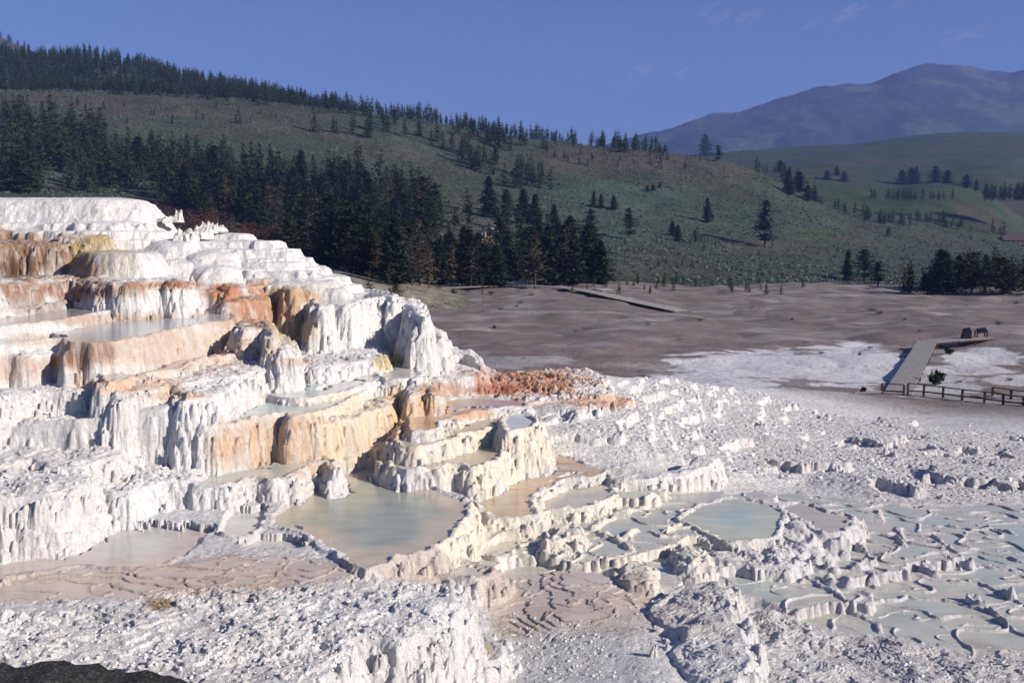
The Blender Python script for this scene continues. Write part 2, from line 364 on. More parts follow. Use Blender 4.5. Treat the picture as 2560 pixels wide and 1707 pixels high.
terr('LB2','pool',L['LB']+.02,.3,'B 1150,1165 1300,1175 1410,1155 1440,1170 1500,1150 1500,1060 1380,1050 1250,1020 1150,1050','little blue pool above the cream wall beside the red plateau', lip=.05, tintw=(.46,.54,.56), shallow=(.64,.58,.52))
terr('LL','dry',L['LL'],.5,'B 150,1080 340,1010 600,1060 780,1040 950,1010 1140,1000 1180,960 1100,860 1000,800 300,760 150,900','white and pink flat below the big white bastion', rough=.05)
terr('LR','dry',L['LR'],.5,'B 1100,1090 1180,1130 1500,1150 1600,1165 1800,1150 2000,1130 2015,1090 1700,1000 1200,980','white crust strip running from the bastion foot to the red plateau', rough=.06)
terr('knob1','pool',L['LB']+.22,.25,'B 200,1140 330,1130 460,1140 590,1070 610,1130 600,1000 400,1000 200,1050','pale knobbed basin at the left end of the blue milky pool', lip=.05, tintw=(.48,.56,.57), shallow=(.64,.60,.55))
terr('knob2','dry',L['LB']+.5,.25,'B -60,1110 60,1090 130,1050 180,1100 230,1040 380,1020 400,1060 420,980 -60,980','white stepped knob left of the blue milky pool', rough=.08)
terr('knob3','dry',L['LB']+.25,.3,'B -250,1180 -60,1170 60,1180 150,1160 200,1180 210,1060 -200,1000 -300,1100','rounded white knob under the orange step', rough=.08)
terr('LA','dry',L['LA'],.25,'A 2000,1150 2100,1137 2250,1132 2262,1200 2290,1120 2200,1060 2000,1070','white cube-like block beside the amber wall', rough=.03)
terr('LA2','dry',L['LA']-.35,.25,'A 1950,1290 2100,1260 2300,1260 2340,1320 2420,1300 2400,1180 1950,1150','pale ledge with orange side below the white cube-like block', rough=.04)
terr('OR4','dry',L['OR4'],.25,'B 60,692 280,642 440,604 550,585 700,592 780,640 820,540 60,560','amber wall, lowest of the orange walls', rough=.02)
terr('OR3','dry',L['OR3'],.22,'A 1850,930 2000,915 2335,890 B 100,480 300,462 480,440 560,480 640,440 600,380 0,380 A 1850,830','rust orange wall, middle of the orange walls', rough=.02)
terr('OR2','dry',L['OR2'],.25,'A 1840,812 2000,800 2200,777 2335,762 B 200,385 330,366 400,420 500,400 400,320 0,300 A 1840,740','uppermost rust orange ledge under the white domes', rough=.02)
terr('R5','pool',L['R5'],.33,'B 650,575 720,550 800,545 880,555 1000,512 1180,482 1245,472 1262,510 1300,440 900,400 560,450','small blue pool on top of the big white bastion', lip=.06, tintw=(.36,.44,.47), shallow=(.55,.52,.50))
terr('R6','dry',L['R6'],.3,'B 1240,560 1300,540 1405,532 1450,590 1500,640 1530,640 1480,480 1240,480','second step of the white bastion, square topped', rough=.05)
terr('R7','dry',L['R7'],.25,'B 1170,705 1300,692 1500,720 1600,737 1655,800 1690,810 1640,700 1170,600','third step of the white bastion with rounded shoulder', rough=.06)
terr('R8','dry',L['R8'],.15,'B 1610,860 1640,838 1700,832 1712,900 1730,880 1700,790 1610,790','white block at the right foot of the bastion', rough=.03)
terr('R9','dry',L['R8']-.55,.15,'B 1725,962 1830,950 1945,958 1960,1020 1985,1040 2010,1046 2020,1000 1950,920 1725,930','broken white stub nearest the brown flat', rough=.10)
terr('Q1','pool',L['Q1'],.3,'D 1120,392 1200,407 1290,412 1400,372 1540,352 1600,327 1700,292 1890,242 E 780,540 800,450 600,440 300,500 D 1130,230','tan and blue pool, upper of the two cream-walled pools right of centre', lip=.07, tintw=(.44,.44,.37), shallow=(.54,.46,.34))
terr('Q1b','pool',L['Q1']+.12,.3,'E 740,545 800,590 880,570 1000,555 1010,470 880,430 740,480','white basin beside the lumpy white steps', lip=.05, tintw=(.58,.58,.54), shallow=(.64,.62,.57))
terr('Q0','pool',L['Q1']+.18,.4,'E 60,590 180,590 300,560 330,500 500,450 700,420 850,400 950,400 900,340 300,330 60,480','orange-brown shallow pool below the red plateau', lip=.04, tintw=(.50,.42,.40), shallow=(.56,.34,.22))
terr('Q2','pool',L['Q2'],.3,'D 1060,562 1290,577 1500,542 1640,532 1672,560 1780,532 1850,500 1900,462 E 900,690 1000,682 1060,640 1000,560 D 1560,440 1060,470','tan pool, lower of the two cream-walled pools right of centre', lip=.07, tintw=(.46,.42,.32), shallow=(.56,.46,.33))
terr('Q3','pool',L['Q3'],.4,'E 530,1080 640,1020 800,930 980,830 1060,760 1260,760 1400,840 1560,850 1500,900 1350,930 1250,930 1100,990 1020,1030 970,1090 980,1140 1020,1190 900,1220 700,1230 560,1160','tawny pool with orange mats under the cream wall', lip=.04, tintw=(.47,.44,.36), shallow=(.55,.40,.27))
terr('W4','dry',L['W4'],.25,'B 1400,1302 1480,1290 1560,1217 1582,1242 1600,1300 1640,1200 1400,1180','orange cream buttress beside the red plateau', rough=.03)
terr('RG','dry',L['RG'],.22,'E 1500,895 1560,937 1750,932 1900,922 2050,907 2200,867 2320,795 2340,760 2260,740 2180,765 2150,830 1950,878 1800,882 1710,850 1690,800 1580,830','broken white ring rim of a dried basin', rough=.03)
terr('RP','dry',6.02,.3,'E 180,262 300,262 470,330 800,372 1080,352 1300,352 1490,342 1500,290 1485,150 1380,138 1200,125 950,145 600,165 60,160','low plateau crusted red and rust at the far edge', rough=.17)
terr('RT','dry',5.6,.38,'I -150,430 200,345 380,290 600,265 800,220 1000,208 1300,218 1700,218 1960,202 2035,200 2060,260 1960,365 1870,430 1700,432 1530,452 1490,560 1440,720 -150,720','white rubble-covered bank in the foreground with fluted front', rough=.045)
terr('RM','dry',5.04,.45,'G 1390,1090 1480,1030 1560,1000 1720,966 1810,990 1870,1120 1930,1290 1990,1440 2030,1600 1900,1700 1500,1700 1500,1400 1400,1250 1250,1200','white spur with sunlit right flank in the foreground', rough=.03, tx=.17, x0=3.5)
terr('DR','dry',4.62,.45,'H 130,1100 300,1072 450,1092 560,1180 700,1255 900,1255 1000,1222 1100,1262 1200,1262 1350,1302 1500,1335 1650,1425 1850,1445 2300,1400 2300,1800 130,1800','grey crusted bank along the bottom right', rough=.03)
terr('hole','pool',4.70,.5,'I 2035,490 2080,430 2150,400 2230,440 2285,500 2240,550 2150,570 2060,540','small tan puddle in the hollow right of the rubble bank', lip=.03, tintw=(.36,.33,.22), shallow=(.48,.42,.32))
terr('K1','dry',4.88,.5,'H 440,560 480,410 560,480 650,560 640,620 520,620','pale knobby buttress right of the round turquoise pool', rough=.05)
terr('K2','dry',4.80,.5,'H -80,700 0,660 150,660 300,680 430,640 510,660 545,740 480,770 300,760 100,740','lumpy grey-white ridge below the round turquoise pool', rough=.06)
terr('GP','pool',4.93,.35,'H -300,450 -200,380 -60,330 100,300 280,330 400,385 480,400 440,470 430,540 330,580 200,608 60,600 -60,560 -200,480','round turquoise pool with brown specks at right', lip=.03, tintw=(.42,.50,.46), shallow=(.50,.50,.40))
terr('HP','pool',4.9,.35,'H 400,385 420,350 560,320 700,390 800,405 900,430 910,470 880,530 750,555 660,548 560,490 480,420','triangular turquoise pool against the grey crust slope', lip=.04, tintw=(.42,.48,.45), shallow=(.50,.44,.38))
terr('GA','pool',5.1,.35,'G 540,320 450,290 520,270 640,212 780,196 930,205 1060,300 1000,350 850,400 720,442 560,450 430,462 400,400','blunt-ended pool in front of the broken ring', lip=.08, tintw=(.50,.50,.42), shallow=(.58,.50,.40))
terr('GB','dry',5.14,.35,'G 640,560 700,500 745,560 745,640 640,640 560,660 600,600','bright white toothed promontory right of the big pool', rough=.08)
terr('GC','dry',4.96,.5,'G 1110,890 1150,830 1215,805 1290,880 1240,960 1130,960','cream boulder-like lump standing in the pools', rough=.06)
terr('GD','dry',4.98,.6,'G 1530,760 1570,705 1640,715 1630,790 1590,810','small cream block at the tip of an arc rim', rough=.03)
# white domes near eye level: outline by direction and depth, level from the row of the top
def dome(name, v, Y, s, specUY, label, rise_=.2):
    z = EYE+float(slope(v))*Y; terr(name, 'mound', z, s, specUY, label, rise=rise_)
Y0 = (L['T12']-EYE)/float(slope(605)); print('DEPTH T12', Y0, 'OR2', (L['OR2']-EYE)/float(slope(710)), 'R5', (L['R5']-EYE)/float(slope(750)))
def ledge(name, v, Y, s, specUY, label, rough=.02):
    terr(name, 'dry', EYE+float(slope(v))*Y, s, specUY, label, rough=rough)
ledge('T12', 611, 33.0, .28, [(-250,32.6),(0,33),(40,33.3),(120,33.4),(170,33.6),(230,34.2),(250,36),(-250,36)], 'rust and olive stained hanging wall near the top left', .015)
ledge('T12r', 592, 34.4, .45, [(150,34.4),(200,34.1),(255,34.1),(285,34.6),(280,36.5),(150,36.5)], 'yellow lipped dome joining the rust stained wall')
dome('T12b', 633, 31.2, .35, [(215,31.9),(260,31.3),(330,31.1),(378,31.6),(392,33),(385,35),(205,35)], 'cream dome wall with grey drips beside the rust stained wall', .06)
ledge('OR1', 731, 32.2, .12, [(466,32.1),(510,32.2),(552,32.2),(557,33),(552,35.5),(466,35.5)], 'bright orange corner wall at the end of the steaming pool')
dome('apron', 606, 36.2, 1.55, [(370,36.6),(430,36.2),(500,36.4),(600,36.9),(690,37.1),(700,38),(600,42),(370,41)], 'long white slope flowing down from the skyline blocks to the orange walls', .1)
dome('M1', 497, 38.0, .75, [(-250,38.2),(100,38.5),(250,38.2),(330,38.6),(365,39.5),(375,42),(375,50),(-250,50)], 'smooth white dome forming the top left skyline of the terraces', .12)
dome('M1b', 560, 37.0, 1.1, [(-250,36.8),(150,37.4),(240,36.6),(330,37.1),(385,38),(400,40),(390,45),(-250,45)], 'broad white apron below the skyline dome')
dome('D1', 606, 36.0, .9, [(385,36.4),(420,36.0),(470,36.0),(500,36.8),(520,39),(385,41)], 'bright white lip dome in front of the bleached stumps')
dome('D2', 632, 35.5, 1.0, [(470,35.8),(520,35.2),(560,35.6),(590,36.5),(590,38.5),(470,38.5)], 'rounded white dome with diagonal grooves')
dome('D3', 655, 34.9, .9, [(385,35.1),(430,34.8),(480,34.9),(530,35.5),(540,37),(385,37)], 'shadowed white dome nearest the rust stained wall')
dome('D3b', 668, 34.3, .8, [(500,34.6),(540,34.3),(575,34.6),(590,36),(500,36)], 'small white dome above the rust orange ledge')
dome('D4', 585, 38.0, .35, [(500,38.4),(560,38),(622,38),(628,39),(620,44),(500,44)], 'flat topped white block on the skyline right of the stumps', .05)
dome('D5', 603, 37.2, .2, [(560,37.6),(600,37.1),(640,37.1),(660,37.6),(662,39),(650,42),(560,42)], 'bulging white block with rounded right edge on the skyline', .08)
dome('D6', 630, 36.4, .2, [(610,36.8),(660,36.5),(735,36.4),(738,37.5),(730,40),(600,40)], 'square cornered white block on the skyline above the pine wood', .03)
dome('D7', 656, 35.6, .25, [(560,35.9),(620,35.6),(700,35.6),(748,35.8),(752,38),(560,38)], 'second white step under the square cornered skyline block', .04)
dome('D8', 682, 34.9, .7, [(590,35.0),(660,34.8),(740,34.9),(798,35.2),(800,37),(590,37)], 'rough white slope with small cracks', .08)
dome('D9', 704, 34.2, .7, [(680,34.4),(740,34.2),(810,34.3),(832,34.8),(830,36.5),(680,36.5)], 'crumbly white shoulder beside the small blue pool', .05)
dome('D10', 722, 33.8, .3, [(790,34.3),(830,34),(858,34.2),(860,35.5),(790,35.5)], 'low white lump behind the small blue pool', .03)
DRYROUGH = dict(dry=.04, mound=.04)

def base_raw(X, Y):
    Q = np.stack([X/Y*2, np.log(Y)], 1); out = np.empty(len(X))
    for i in range(0, len(X), 400000): out[i:i+400000] = tps(BP, np.array(BZ), Q[i:i+400000])
    return np.clip(out, -.6, 9)
# coarse lookup of the smooth base, then bilinear
_ga_, _gy_ = np.linspace(-.75, .75, 160), np.linspace(math.log(7.5), math.log(120), 260)
_GA, _GY = np.meshgrid(_ga_, _gy_)
_ey = np.exp(_GY.ravel()); _S = base_raw(_GA.ravel()*_ey, _ey).reshape(_GA.shape)
def base_s(X, Y):
    a = np.clip((X/Y+.75)/1.5*159, 0, 158.999); b = np.clip((np.log(Y)-_gy_[0])/(_gy_[-1]-_gy_[0])*259, 0, 258.999)
    i = a.astype(int); j = b.astype(int); fa = a-i; fb = b-j
    return (_S[j, i]*(1-fa)+_S[j, i+1]*fa)*(1-fb)+(_S[j+1, i]*(1-fa)+_S[j+1, i+1]*fa)*fb
def cast(u, v, fn, Y0=8.0, Y1=130.0, n=1500):
    Y = np.exp(np.linspace(math.log(Y0), math.log(Y1), n)); X = side(u, v)*Y; Z = EYE+slope(v)*Y
    h = fn(X, Y); k = np.argmax(Z <= h)
    if Z[k] > h[k]: k = n-1
    return float(X[k]), float(Y[k]), float(h[k])
def wpoly(spec): return chaikin([cast(u, v, base_s)[:2] for (u, v) in pts(spec)], 1)
LUMP = wpoly('1340,990 1480,980 1560,950 1700,962 1950,1012 2250,1065 2700,1100 2700,1250 2400,1258 2200,1265 2080,1225 1990,1205 1850,1215 1750,1180 1650,1160 1560,1155 1480,1125 1350,1150')
NET = wpoly('1150,1440 1250,1330 1300,1250 1420,1230 1600,1240 1800,1240 2050,1240 2250,1275 2800,1275 2800,1640 2500,1650 2100,1590 1850,1500 1600,1470 1500,1470 1350,1440 1200,1440')
PINK = wpoly('-300,1420 300,1430 650,1385 900,1420 1150,1430 1180,1460 1100,1480 600,1470 380,1500 200,1500 -300,1540')
PINK2 = wpoly('1190,1440 1400,1425 1560,1445 1640,1490 1580,1550 1400,1575 1300,1590 1210,1530')
FORE = wpoly('-300,1500 300,1490 600,1460 1150,1450 1280,1560 1500,1580 1700,1480 2000,1600 2700,1640 2700,1790 1280,1790 -300,1790')
# raised thin rims: level, half-thickness m, height m, line
RIMS = []
def rim(hh, th, spec):
    for seg in spec.split('|'):
        RIMS.append((hh, th, [cast(u, v, base_s)[:2] for (u, v) in pts(seg)]))
rim(.05, .022, 'G 1250,630 1340,680 1450,690 1570,690 1590,730|G 1510,590 1560,550 1620,530 1740,480 1850,440 1980,440 1930,380|G 1350,640 1440,620 1500,590|G 350,660 440,700 500,760 560,800|G 660,640 740,660 820,640 880,650')
rim(.09, .045, 'G 560,660 610,700 640,740 610,800 560,830|G 1010,440 1080,465 1200,420 1270,405 1300,380|G 870,600 900,550 1000,505 1110,490|G 900,640 960,680 1020,690 1090,670 1160,620|G 450,800 480,780 520,830|G 60,800 130,840 230,820 240,790|G 1000,690 1080,740 1140,780')
rim(.05, .028, 'H 820,700 840,620 900,580 960,560 1030,560|H 650,650 720,690 820,710|H 1080,580 1200,620 1240,670|H 1230,550 1250,600 1230,660|H 1430,560 1500,610 1590,680 1700,680 1850,700 1980,720 2100,760|H 980,700 1100,730 1250,760|H 1550,740 1700,770 1900,800 2100,840')
rim(.055, .028, 'H 1530,880 1700,900 1850,950 1950,1010 2100,1080|H 600,870 700,950 790,1000 900,1080 1000,1130 1080,1240|H 880,990 1000,1020 1150,1020 1260,980 1400,1010 1600,1040 1700,1080 1850,1130 1950,1210 2100,1290|H 1530,500 1700,540 1850,530 2000,580|H 1340,745 1450,720 1570,710')
rim(.15, .09, 'H 700,750 770,740 850,735|H 720,800 750,830|H 910,830 950,815 1000,790|H 1400,800 1430,830|H 1930,1000 1970,1020|H 950,670 990,690|H 760,920 820,910 850,950|H 1720,1050 1760,1080')
rim(.022, .018, 'I 0,165 90,130 210,105|I 950,200 1060,140 1200,90 1280,70|I 1160,190 1260,160 1340,100 1500,60|I 1380,190 1480,150 1540,110|I 1560,190 1660,160 1720,170|I 650,240 760,210 870,200|G 310,1080 330,1050 300,1000 240,970|G 190,1150 300,1110 420,1050 560,1000|G 650,1030 820,1065 900,1100 1000,1170 1060,1240|G 860,1060 1000,1090 1120,1130 1190,1160|G 1240,1170 1390,1150 1410,1100 1300,1040 1180,990')

def micro(t, step, wall, rimh):      # stepped basins out of a smooth field t
    q = t/step; k = np.floor(q); f = q-k
    return step*(k+sstep(0, wall, f))+rimh*np.exp(-((f-wall*1.1)/(wall*.6))**2), f

print('building near terrain'); 
nA = int(1250*QUAL)
Yr = np.concatenate([np.exp(np.linspace(math.log(8.3), math.log(48), int(2250*QUAL), endpoint=False)), np.exp(np.linspace(math.log(48), math.log(205), int(560*QUAL)))])
ar = np.linspace(-.64, .64, nA); R = len(Yr)
GX = (ar[None]*Yr[:, None]).ravel(); GY = np.repeat(Yr, nA)
def ground(GX, GY, full=True):
    n = len(GX)
    wx = fbm(GX/.9, GY/.9, 2, 1)*.16+fbm(GX/.28, GY/.28, 2, 5)*.06; wy = fbm(GX/.9, GY/.9, 2, 9)*.16+fbm(GX/.28, GY/.28, 2, 13)*.06
    x = GX+wx; y = GY+wy
    S = base_s(GX, GY)
    fl1 = np.abs(pn(GX/.62, GY/.62, 21)); fl2 = np.abs(pn(GX/.24, GY/.24, 22)); fl3 = np.abs(pn(GX/.10, GY/.10, 23))
    flute = fl1*.14+fl2*.12+fl3*.06          # vertical columns: same all the way down a wall
    r1 = fbm(GX/.30, GY/.30, 4, 31); r2 = np.abs(fbm(GX/.16, GY/.16, 3, 37)); r0 = fbm(GX/1.6, GY/1.6, 3, 41)
    # zones of the base
    mL = sstep(.6, -1.2, sdist(LUMP, x, y)); mN = sstep(.15, -.15, sdist(NET, x, y)); mP = np.maximum(sstep(.2, -.2, sdist(PINK, x, y)), sstep(.15, -.15, sdist(PINK2, x, y))); mF = sstep(.3, -.5, sdist(FORE, x, y))
    far = sstep(40, 70, GY)
    h = S+fbm(GX/6, GY/6, 3, 51)*.25*far+fbm(GX/22, GY/22, 3, 55)*1.1*sstep(60, 110, GY)
    h += (np.abs(fbm(GX/8, GY/11, 2, 57))-.15)*.5*sstep(62, 85, GY)
    h += .9*sstep(110, 165, GY)*np.exp(-((GX/GY+.0)/.16)**2) - .0
    tL = S+fbm(GX/3.2, GY/3.2, 2, 41)*.42+fbm(GX/1.1, GY/1.1, 2, 61)*.11+(fl1*.10+fl2*.05)
    hl, fL = micro(tL, .30, .13, .02); hl2, _ = micro(tL+r1*.05, .11, .25, .008)
    hl = hl*.8+hl2*.2+r1*.03-np.maximum(r2-.25, 0)*.25
    h = h*(1-mL)+hl*mL
    net, fN = micro(S+fbm(GX/2.6, GY/2.6, 3, 71)*.14+fl2*.02, .17, .05, .015)
    c1 = fbm(GX/1.7, GY/1.3, 2, 73); c2 = fbm(GX/.8, GY/.6, 2, 77); cm = .25+.75*sstep(-.4, -.1, fbm(GX/1.5, GY/1.5, 2, 79))
    rimw = np.maximum(np.exp(-(c1/.019)**2), .7*np.exp(-((c2-.1)/.03)**2)*sstep(0, .25, c1))*cm
    net += rimw*(.05+r1*.035); net -= .04
    h = h*(1-mN)+net*mN
    pk, fP = micro(S*.6+fbm(GX/1.8, GY/1.1, 4, 75)*.06+r1*.004, .022, .07, .005); pk += S*.4
    pr = np.exp(-(fbm(GX/1.1, GY/.7, 2, 76)/.02)**2)*sstep(-.2, .1, fbm(GX/1.2, GY/1.2, 2, 78)); pk += pr*.022
    h = h*(1-mP)+pk*mP
    fk = 1-.65*sstep(-.1, .05, GX/GY)
    rfine = fbm(GX/.11, GY/.11, 3, 83)
    rub = (r1*.045+rfine*.028+np.maximum(fbm(GX/.5, GY/.5, 3, 81)-.12, 0)*.20-np.maximum(r2-.3, 0)*.4)*fk*(.45+1.6*sstep(-.1, .35, fbm(GX/1.4, GY/1.4, 2, 85)))
    h += (rub+r0*.10)*mF*(1-mP)
    h += (r1*.03+rfine*.012)*(1-mN)*(1-mP)*(1-mL)*(1-mF)*(1-far)+(r1*.035+np.maximum(fbm(GX/.9, GY/.9, 3, 87), 0)*.10)*far*sstep(130, 80, GY)
    # broken crust at the start of the flat
    idx = np.full(n, -1, np.int16); wet = (mN > .6) & (fN > .13) & (rimw < .10)
    wetd = np.where(wet, sstep(.5, .0, rimw)*sstep(.12, .3, fN), 0).astype(np.float32)
    pw = (mP > .6) & (fP > .18) & (pr < .1)
    for (hh, th, ln) in RIMS:
        ln = np.array(ln); lo = ln.min(0)-1; hi = ln.max(0)+1
        m = np.where((x > lo[0]) & (x < hi[0]) & (y > lo[1]) & (y < hi[1]))[0]
        if not len(m): continue
        d = ldist(ln, x[m], y[m])-th*(.5+fl2[m]*1.3)
        e = h[m]+hh*(.8+1.1*r1[m])*np.clip(1-np.maximum(d, 0)/(.02+hh*.35), 0, 1)
        up = (e > h[m]+.002); h[m] = np.where(up, e, h[m]); wet[m] &= ~up; pw[m] &= ~up
    hb = h.copy(); zw = np.full(n, -99., np.float32)
    for k, t in enumerate(T):
        P = t['poly']; z = t['z']; reach = (z-4.0)*t['s']+1.0
        lo = P.min(0)-reach; hi = P.max(0)+reach
        m = np.where((x > lo[0]) & (x < hi[0]) & (y > lo[1]) & (y < hi[1]))[0]
        if not len(m): continue
        d = sdist(P, x[m], y[m]); s = t['s']; kind = t['kind']
        if t.get('tx'): z = z+t['tx']*(x[m]-t['x0'])
        if kind == 'mound':
            de = np.maximum(d-flute[m]*.5*sstep(0, .4, d), 0); r = .25
            g = (np.sqrt(de*de+r*r)-r)/s
            e = z-g+t.get('rise', .1)*(1-np.exp(np.minimum(d, 0)/.8))+r1[m]*.03*np.ones_like(d)-fl2[m]*.10*sstep(0, .6, d)
            if t['name'] in ('apron', 'M1b', 'D8'):
                q, _ = micro(e+fbm(x[m]/1.5, y[m]/1.5, 3, 141)*.35+fl1[m]*.15, .33, .35, .01); lk = sstep(-.3, .3, d); e = e*(1-.85*lk)+(q-.2)*.85*lk
        else:
            de = np.maximum(d-flute[m]*sstep(0, .22, d)*min(1, s*3.5), 0); r = .035
            g = (np.sqrt(de*de+r*r)-r)/s
            g = g+(.045*np.sin(g*13+fl1[m]*9+r0[m]*5)+.03*np.sin(g*31+fl2[m]*8))*sstep(.03, .25, d)
            rough = t.get('rough', 0)
            e = z-g+r1[m]*(.02+.02*sstep(0, .3, d))
            if kind == 'dry':
                q, _ = micro(fbm(x[m]/1.1, y[m]/.8, 3, 151)*.16, .036 if t['z'] > 5.3 else .013, .18, .008); e = e+np.where(d < 0, q*sstep(0, .15, -d), 0)
                e = e+np.where(d < 0, (r1[m]*.9+rfine[m]*.6-np.maximum(r2[m]-.27, 0)*2.4)*rough*(.5+1.2*sstep(-.2, .3, r0[m])), 0)
            else:
                lip = t.get('lip', .05); ins = -d
                lw = t.get('lw', .06)+.09*fl2[m]
                e = np.where(d < 0, z+lip*(.7+1.4*r1[m])*(1-sstep(lw*.5, lw*1.5, ins))-.06*sstep(lw, lw*2, ins)-.35*sstep(lw, 1.2, ins)+r1[m]*.02, e+lip*.7*np.exp(-np.maximum(d, 0)/.1))
        hm = h[m]; up = e > hm; h[m] = np.where(up, e, hm); idx[m] = np.where(up, k, idx[m])
        zz = np.where((d < -.02) & (kind == 'pool'), z-.012, -99.)
        zw[m] = np.where(up, zz, zw[m])
        # floor of a traced pool replaces what the loose network would do there
        if kind == 'pool':
            cut = (d < -.05) & (hm > e) & (hm < z+.12) & ((idx[m] == -1) | (idx[m] == k)); h[m] = np.where(cut, e, h[m]); idx[m] = np.where(cut, k, idx[m]); zw[m] = np.where(cut, z-.012, zw[m])
    pool = zw > h
    depth = np.where(pool, zw-h, 0); h = np.where(pool, zw, h)
    wet &= (idx == -1); pw &= (idx == -1)
    return h, idx, pool, depth, wet, wetd, pw, S, mL, mN, mP, mF, r1, r0, fl2
h, idx, pool, depth, wet, wetd, pw, S, mL, mN, mP, mF, r1, r0, fl2 = ground(GX, GY)
PU, PV = to_px(GX, GY, h)

# mineral colours (vertex attribute): where on the ground each deposit lies
print('tints')
n = len(h)
tint = np.empty((n, 3), np.float32); tint[:] = (.80, .785, .775)
tint += (fbm(GX/2.5, GY/2.5, 3, 91)*.10)[:, None]*np.array([.6, .8, 1.0])
def paint(mask, col): 
    tint[:] = tint*(1-mask[:, None])+np.array(col, np.float32)*mask[:, None]
st = fbm(GX/.22, GY/.22, 3, 95)*.7+fbm(GX/.07, GY/.07, 2, 96)*.5; st2 = fbm(GX/.9, GY/.9, 3, 97)
def spot(cx, cy, rx, ry, col, a=1.0, soft=.5, pool_too=False):
    m = np.where((np.abs(PU-cx) < rx*1.5) & (np.abs(PV-cy) < ry*1.5) & (GY < 48))[0]
    d = np.sqrt(((PU[m]-cx)/rx)**2+((PV[m]-cy)/ry)**2)+st2[m]*.5+st[m]*.25
    k = sstep(1.05, 1-soft, d)*np.clip(a*(1+st[m]*1.5), 0, 1)
    tint[m] = tint[m]*(1-k[:, None])+np.array(col, np.float32)*k[:, None]
spot(1500,1330,460,160,(.85,.80,.69),.75); spot(1180,1330,130,110,(.87,.81,.67),.8); spot(1230,1130,210,110,(.86,.78,.62),.75)
spot(420,870,300,80,(.72,.55,.42),.75); spot(230,880,90,50,(.42,.27,.20),.8); spot(60,920,110,40,(.62,.45,.38),.6); spot(150,905,30,25,(.5,.25,.10),.8)
spot(700,1110,230,95,(.70,.49,.33),.85); spot(900,1090,150,110,(.84,.69,.50),.8); spot(1000,1040,60,80,(.82,.54,.26),.7); spot(880,1010,160,40,(.84,.72,.54),.6)
spot(1065,1010,50,60,(.80,.54,.32),.95); spot(330,960,170,30,(.76,.52,.36),.7); spot(430,990,120,14,(.66,.36,.2),.6)
spot(650,770,130,70,(.54,.30,.19),.95,.4); spot(560,730,60,30,(.55,.26,.14),.95,.3); spot(720,740,90,30,(.60,.40,.22),.9); spot(735,825,85,45,(.62,.49,.32),.9)
spot(80,640,200,75,(.34,.21,.13),.95,.45); spot(40,670,60,35,(.14,.08,.05),.8); spot(235,615,75,38,(.50,.39,.18),.75,.5); spot(200,670,80,35,(.45,.26,.15),.7); spot(300,650,80,50,(.62,.56,.44),.6)
spot(160,725,260,35,(.40,.23,.16),.85); spot(420,712,130,16,(.42,.2,.11),.9); spot(100,770,120,30,(.34,.24,.20),.6); spot(260,800,260,22,(.58,.40,.32),.7); spot(120,850,150,20,(.60,.44,.36),.6); spot(500,800,80,20,(.62,.42,.3),.5)
spot(1320,955,200,46,(.52,.24,.14),.95,.5); spot(1230,975,90,18,(.42,.17,.10),.9,.4); spot(1500,1005,110,24,(.66,.36,.24),.75); spot(1100,975,90,25,(.62,.38,.24),.8); spot(1150,1030,110,25,(.68,.42,.26),.8); spot(1330,1010,140,14,(.68,.5,.4),.5)
spot(980,905,60,30,(.56,.46,.20),.8); spot(730,905,80,12,(.62,.36,.26),.6); spot(650,870,60,30,(.7,.5,.3),.4)

tint[:] = tint*(1-.55*mP[:, None])+np.array([.58,.46,.38], np.float32)*.55*mP[:, None]
spot(500,1440,420,60,(.58,.44,.37),.6); spot(400,1512,55,22,(.28,.19,.10),.9); spot(1480,1540,240,60,(.60,.50,.42),.6); spot(1290,1560,80,50,(.50,.42,.30),.6); spot(1700,1560,150,60,(.72,.66,.62),.5)
# the brown flat with its white crust
zb = np.where(idx >= 0, 0, 1.0)
fl = zb*sstep(1.4, .5, S)*sstep(38, 46, GY)
fb = fbm(GX/5, GY/3, 4, 101); fc = fbm(GX/1.6, GY/1.2, 4, 105)
crust = np.zeros(n, np.float32)
m = np.where(fl > 0)[0]
def cr(cx, cy, rx, ry, a=1):
    d = np.sqrt(((PU[m]-cx)/rx)**2+((PV[m]-cy)/ry)**2)+fb[m]*.55+fc[m]*.2
    crust[m] = np.maximum(crust[m], a*sstep(1.0, .8, d))
cr(1900,915,260,42); cr(2130,915,170,60); cr(1750,960,200,30); cr(2330,960,130,32,.7); cr(2450,895,110,26,.9); cr(2400,925,150,14,.8); cr(1300,905,150,18,.35); cr(1450,935,60,10,.5); cr(2560,950,110,16,.7); cr(2200,1050,280,16,.5); cr(1900,1010,90,12,.4)
streak = np.maximum(crust, .20*sstep(.02, .3, fbm(GX/14, GY/5, 4, 111))*(GY > 50))
br = np.array([.218, .178, .168], np.float32)*(1+.35*fbm(GX/9, GY/4, 4, 115)[:, None])
wh = np.array([.66, .66, .68], np.float32)
fcol = br*(1-streak[:, None])+wh*streak[:, None]
grn = sstep(.12, .35, fbm(GX/7, GY/4, 3, 119))*sstep(95, 130, GY)*.5
fcol = fcol*(1-grn[:, None])+np.array([.15, .15, .09], np.float32)*grn[:, None]
tint[:] = tint*(1-fl[:, None])+fcol*fl[:, None]
tint *= (1+.12*st*(GY < 48))[:, None]
tint *= (1+.16*fbm(GX/.13, GY/.13, 3, 131)*sstep(90, 30, GY)+.10*fbm(GX/.7, GY/.5, 4, 135))[:, None]
fleck = sstep(.30, .42, fbm(GX/.9, GY/.6, 4, 137))*fl*.5; tint[:] = tint*(1-fleck[:, None])+np.array([.09, .08, .065], np.float32)*fleck[:, None]
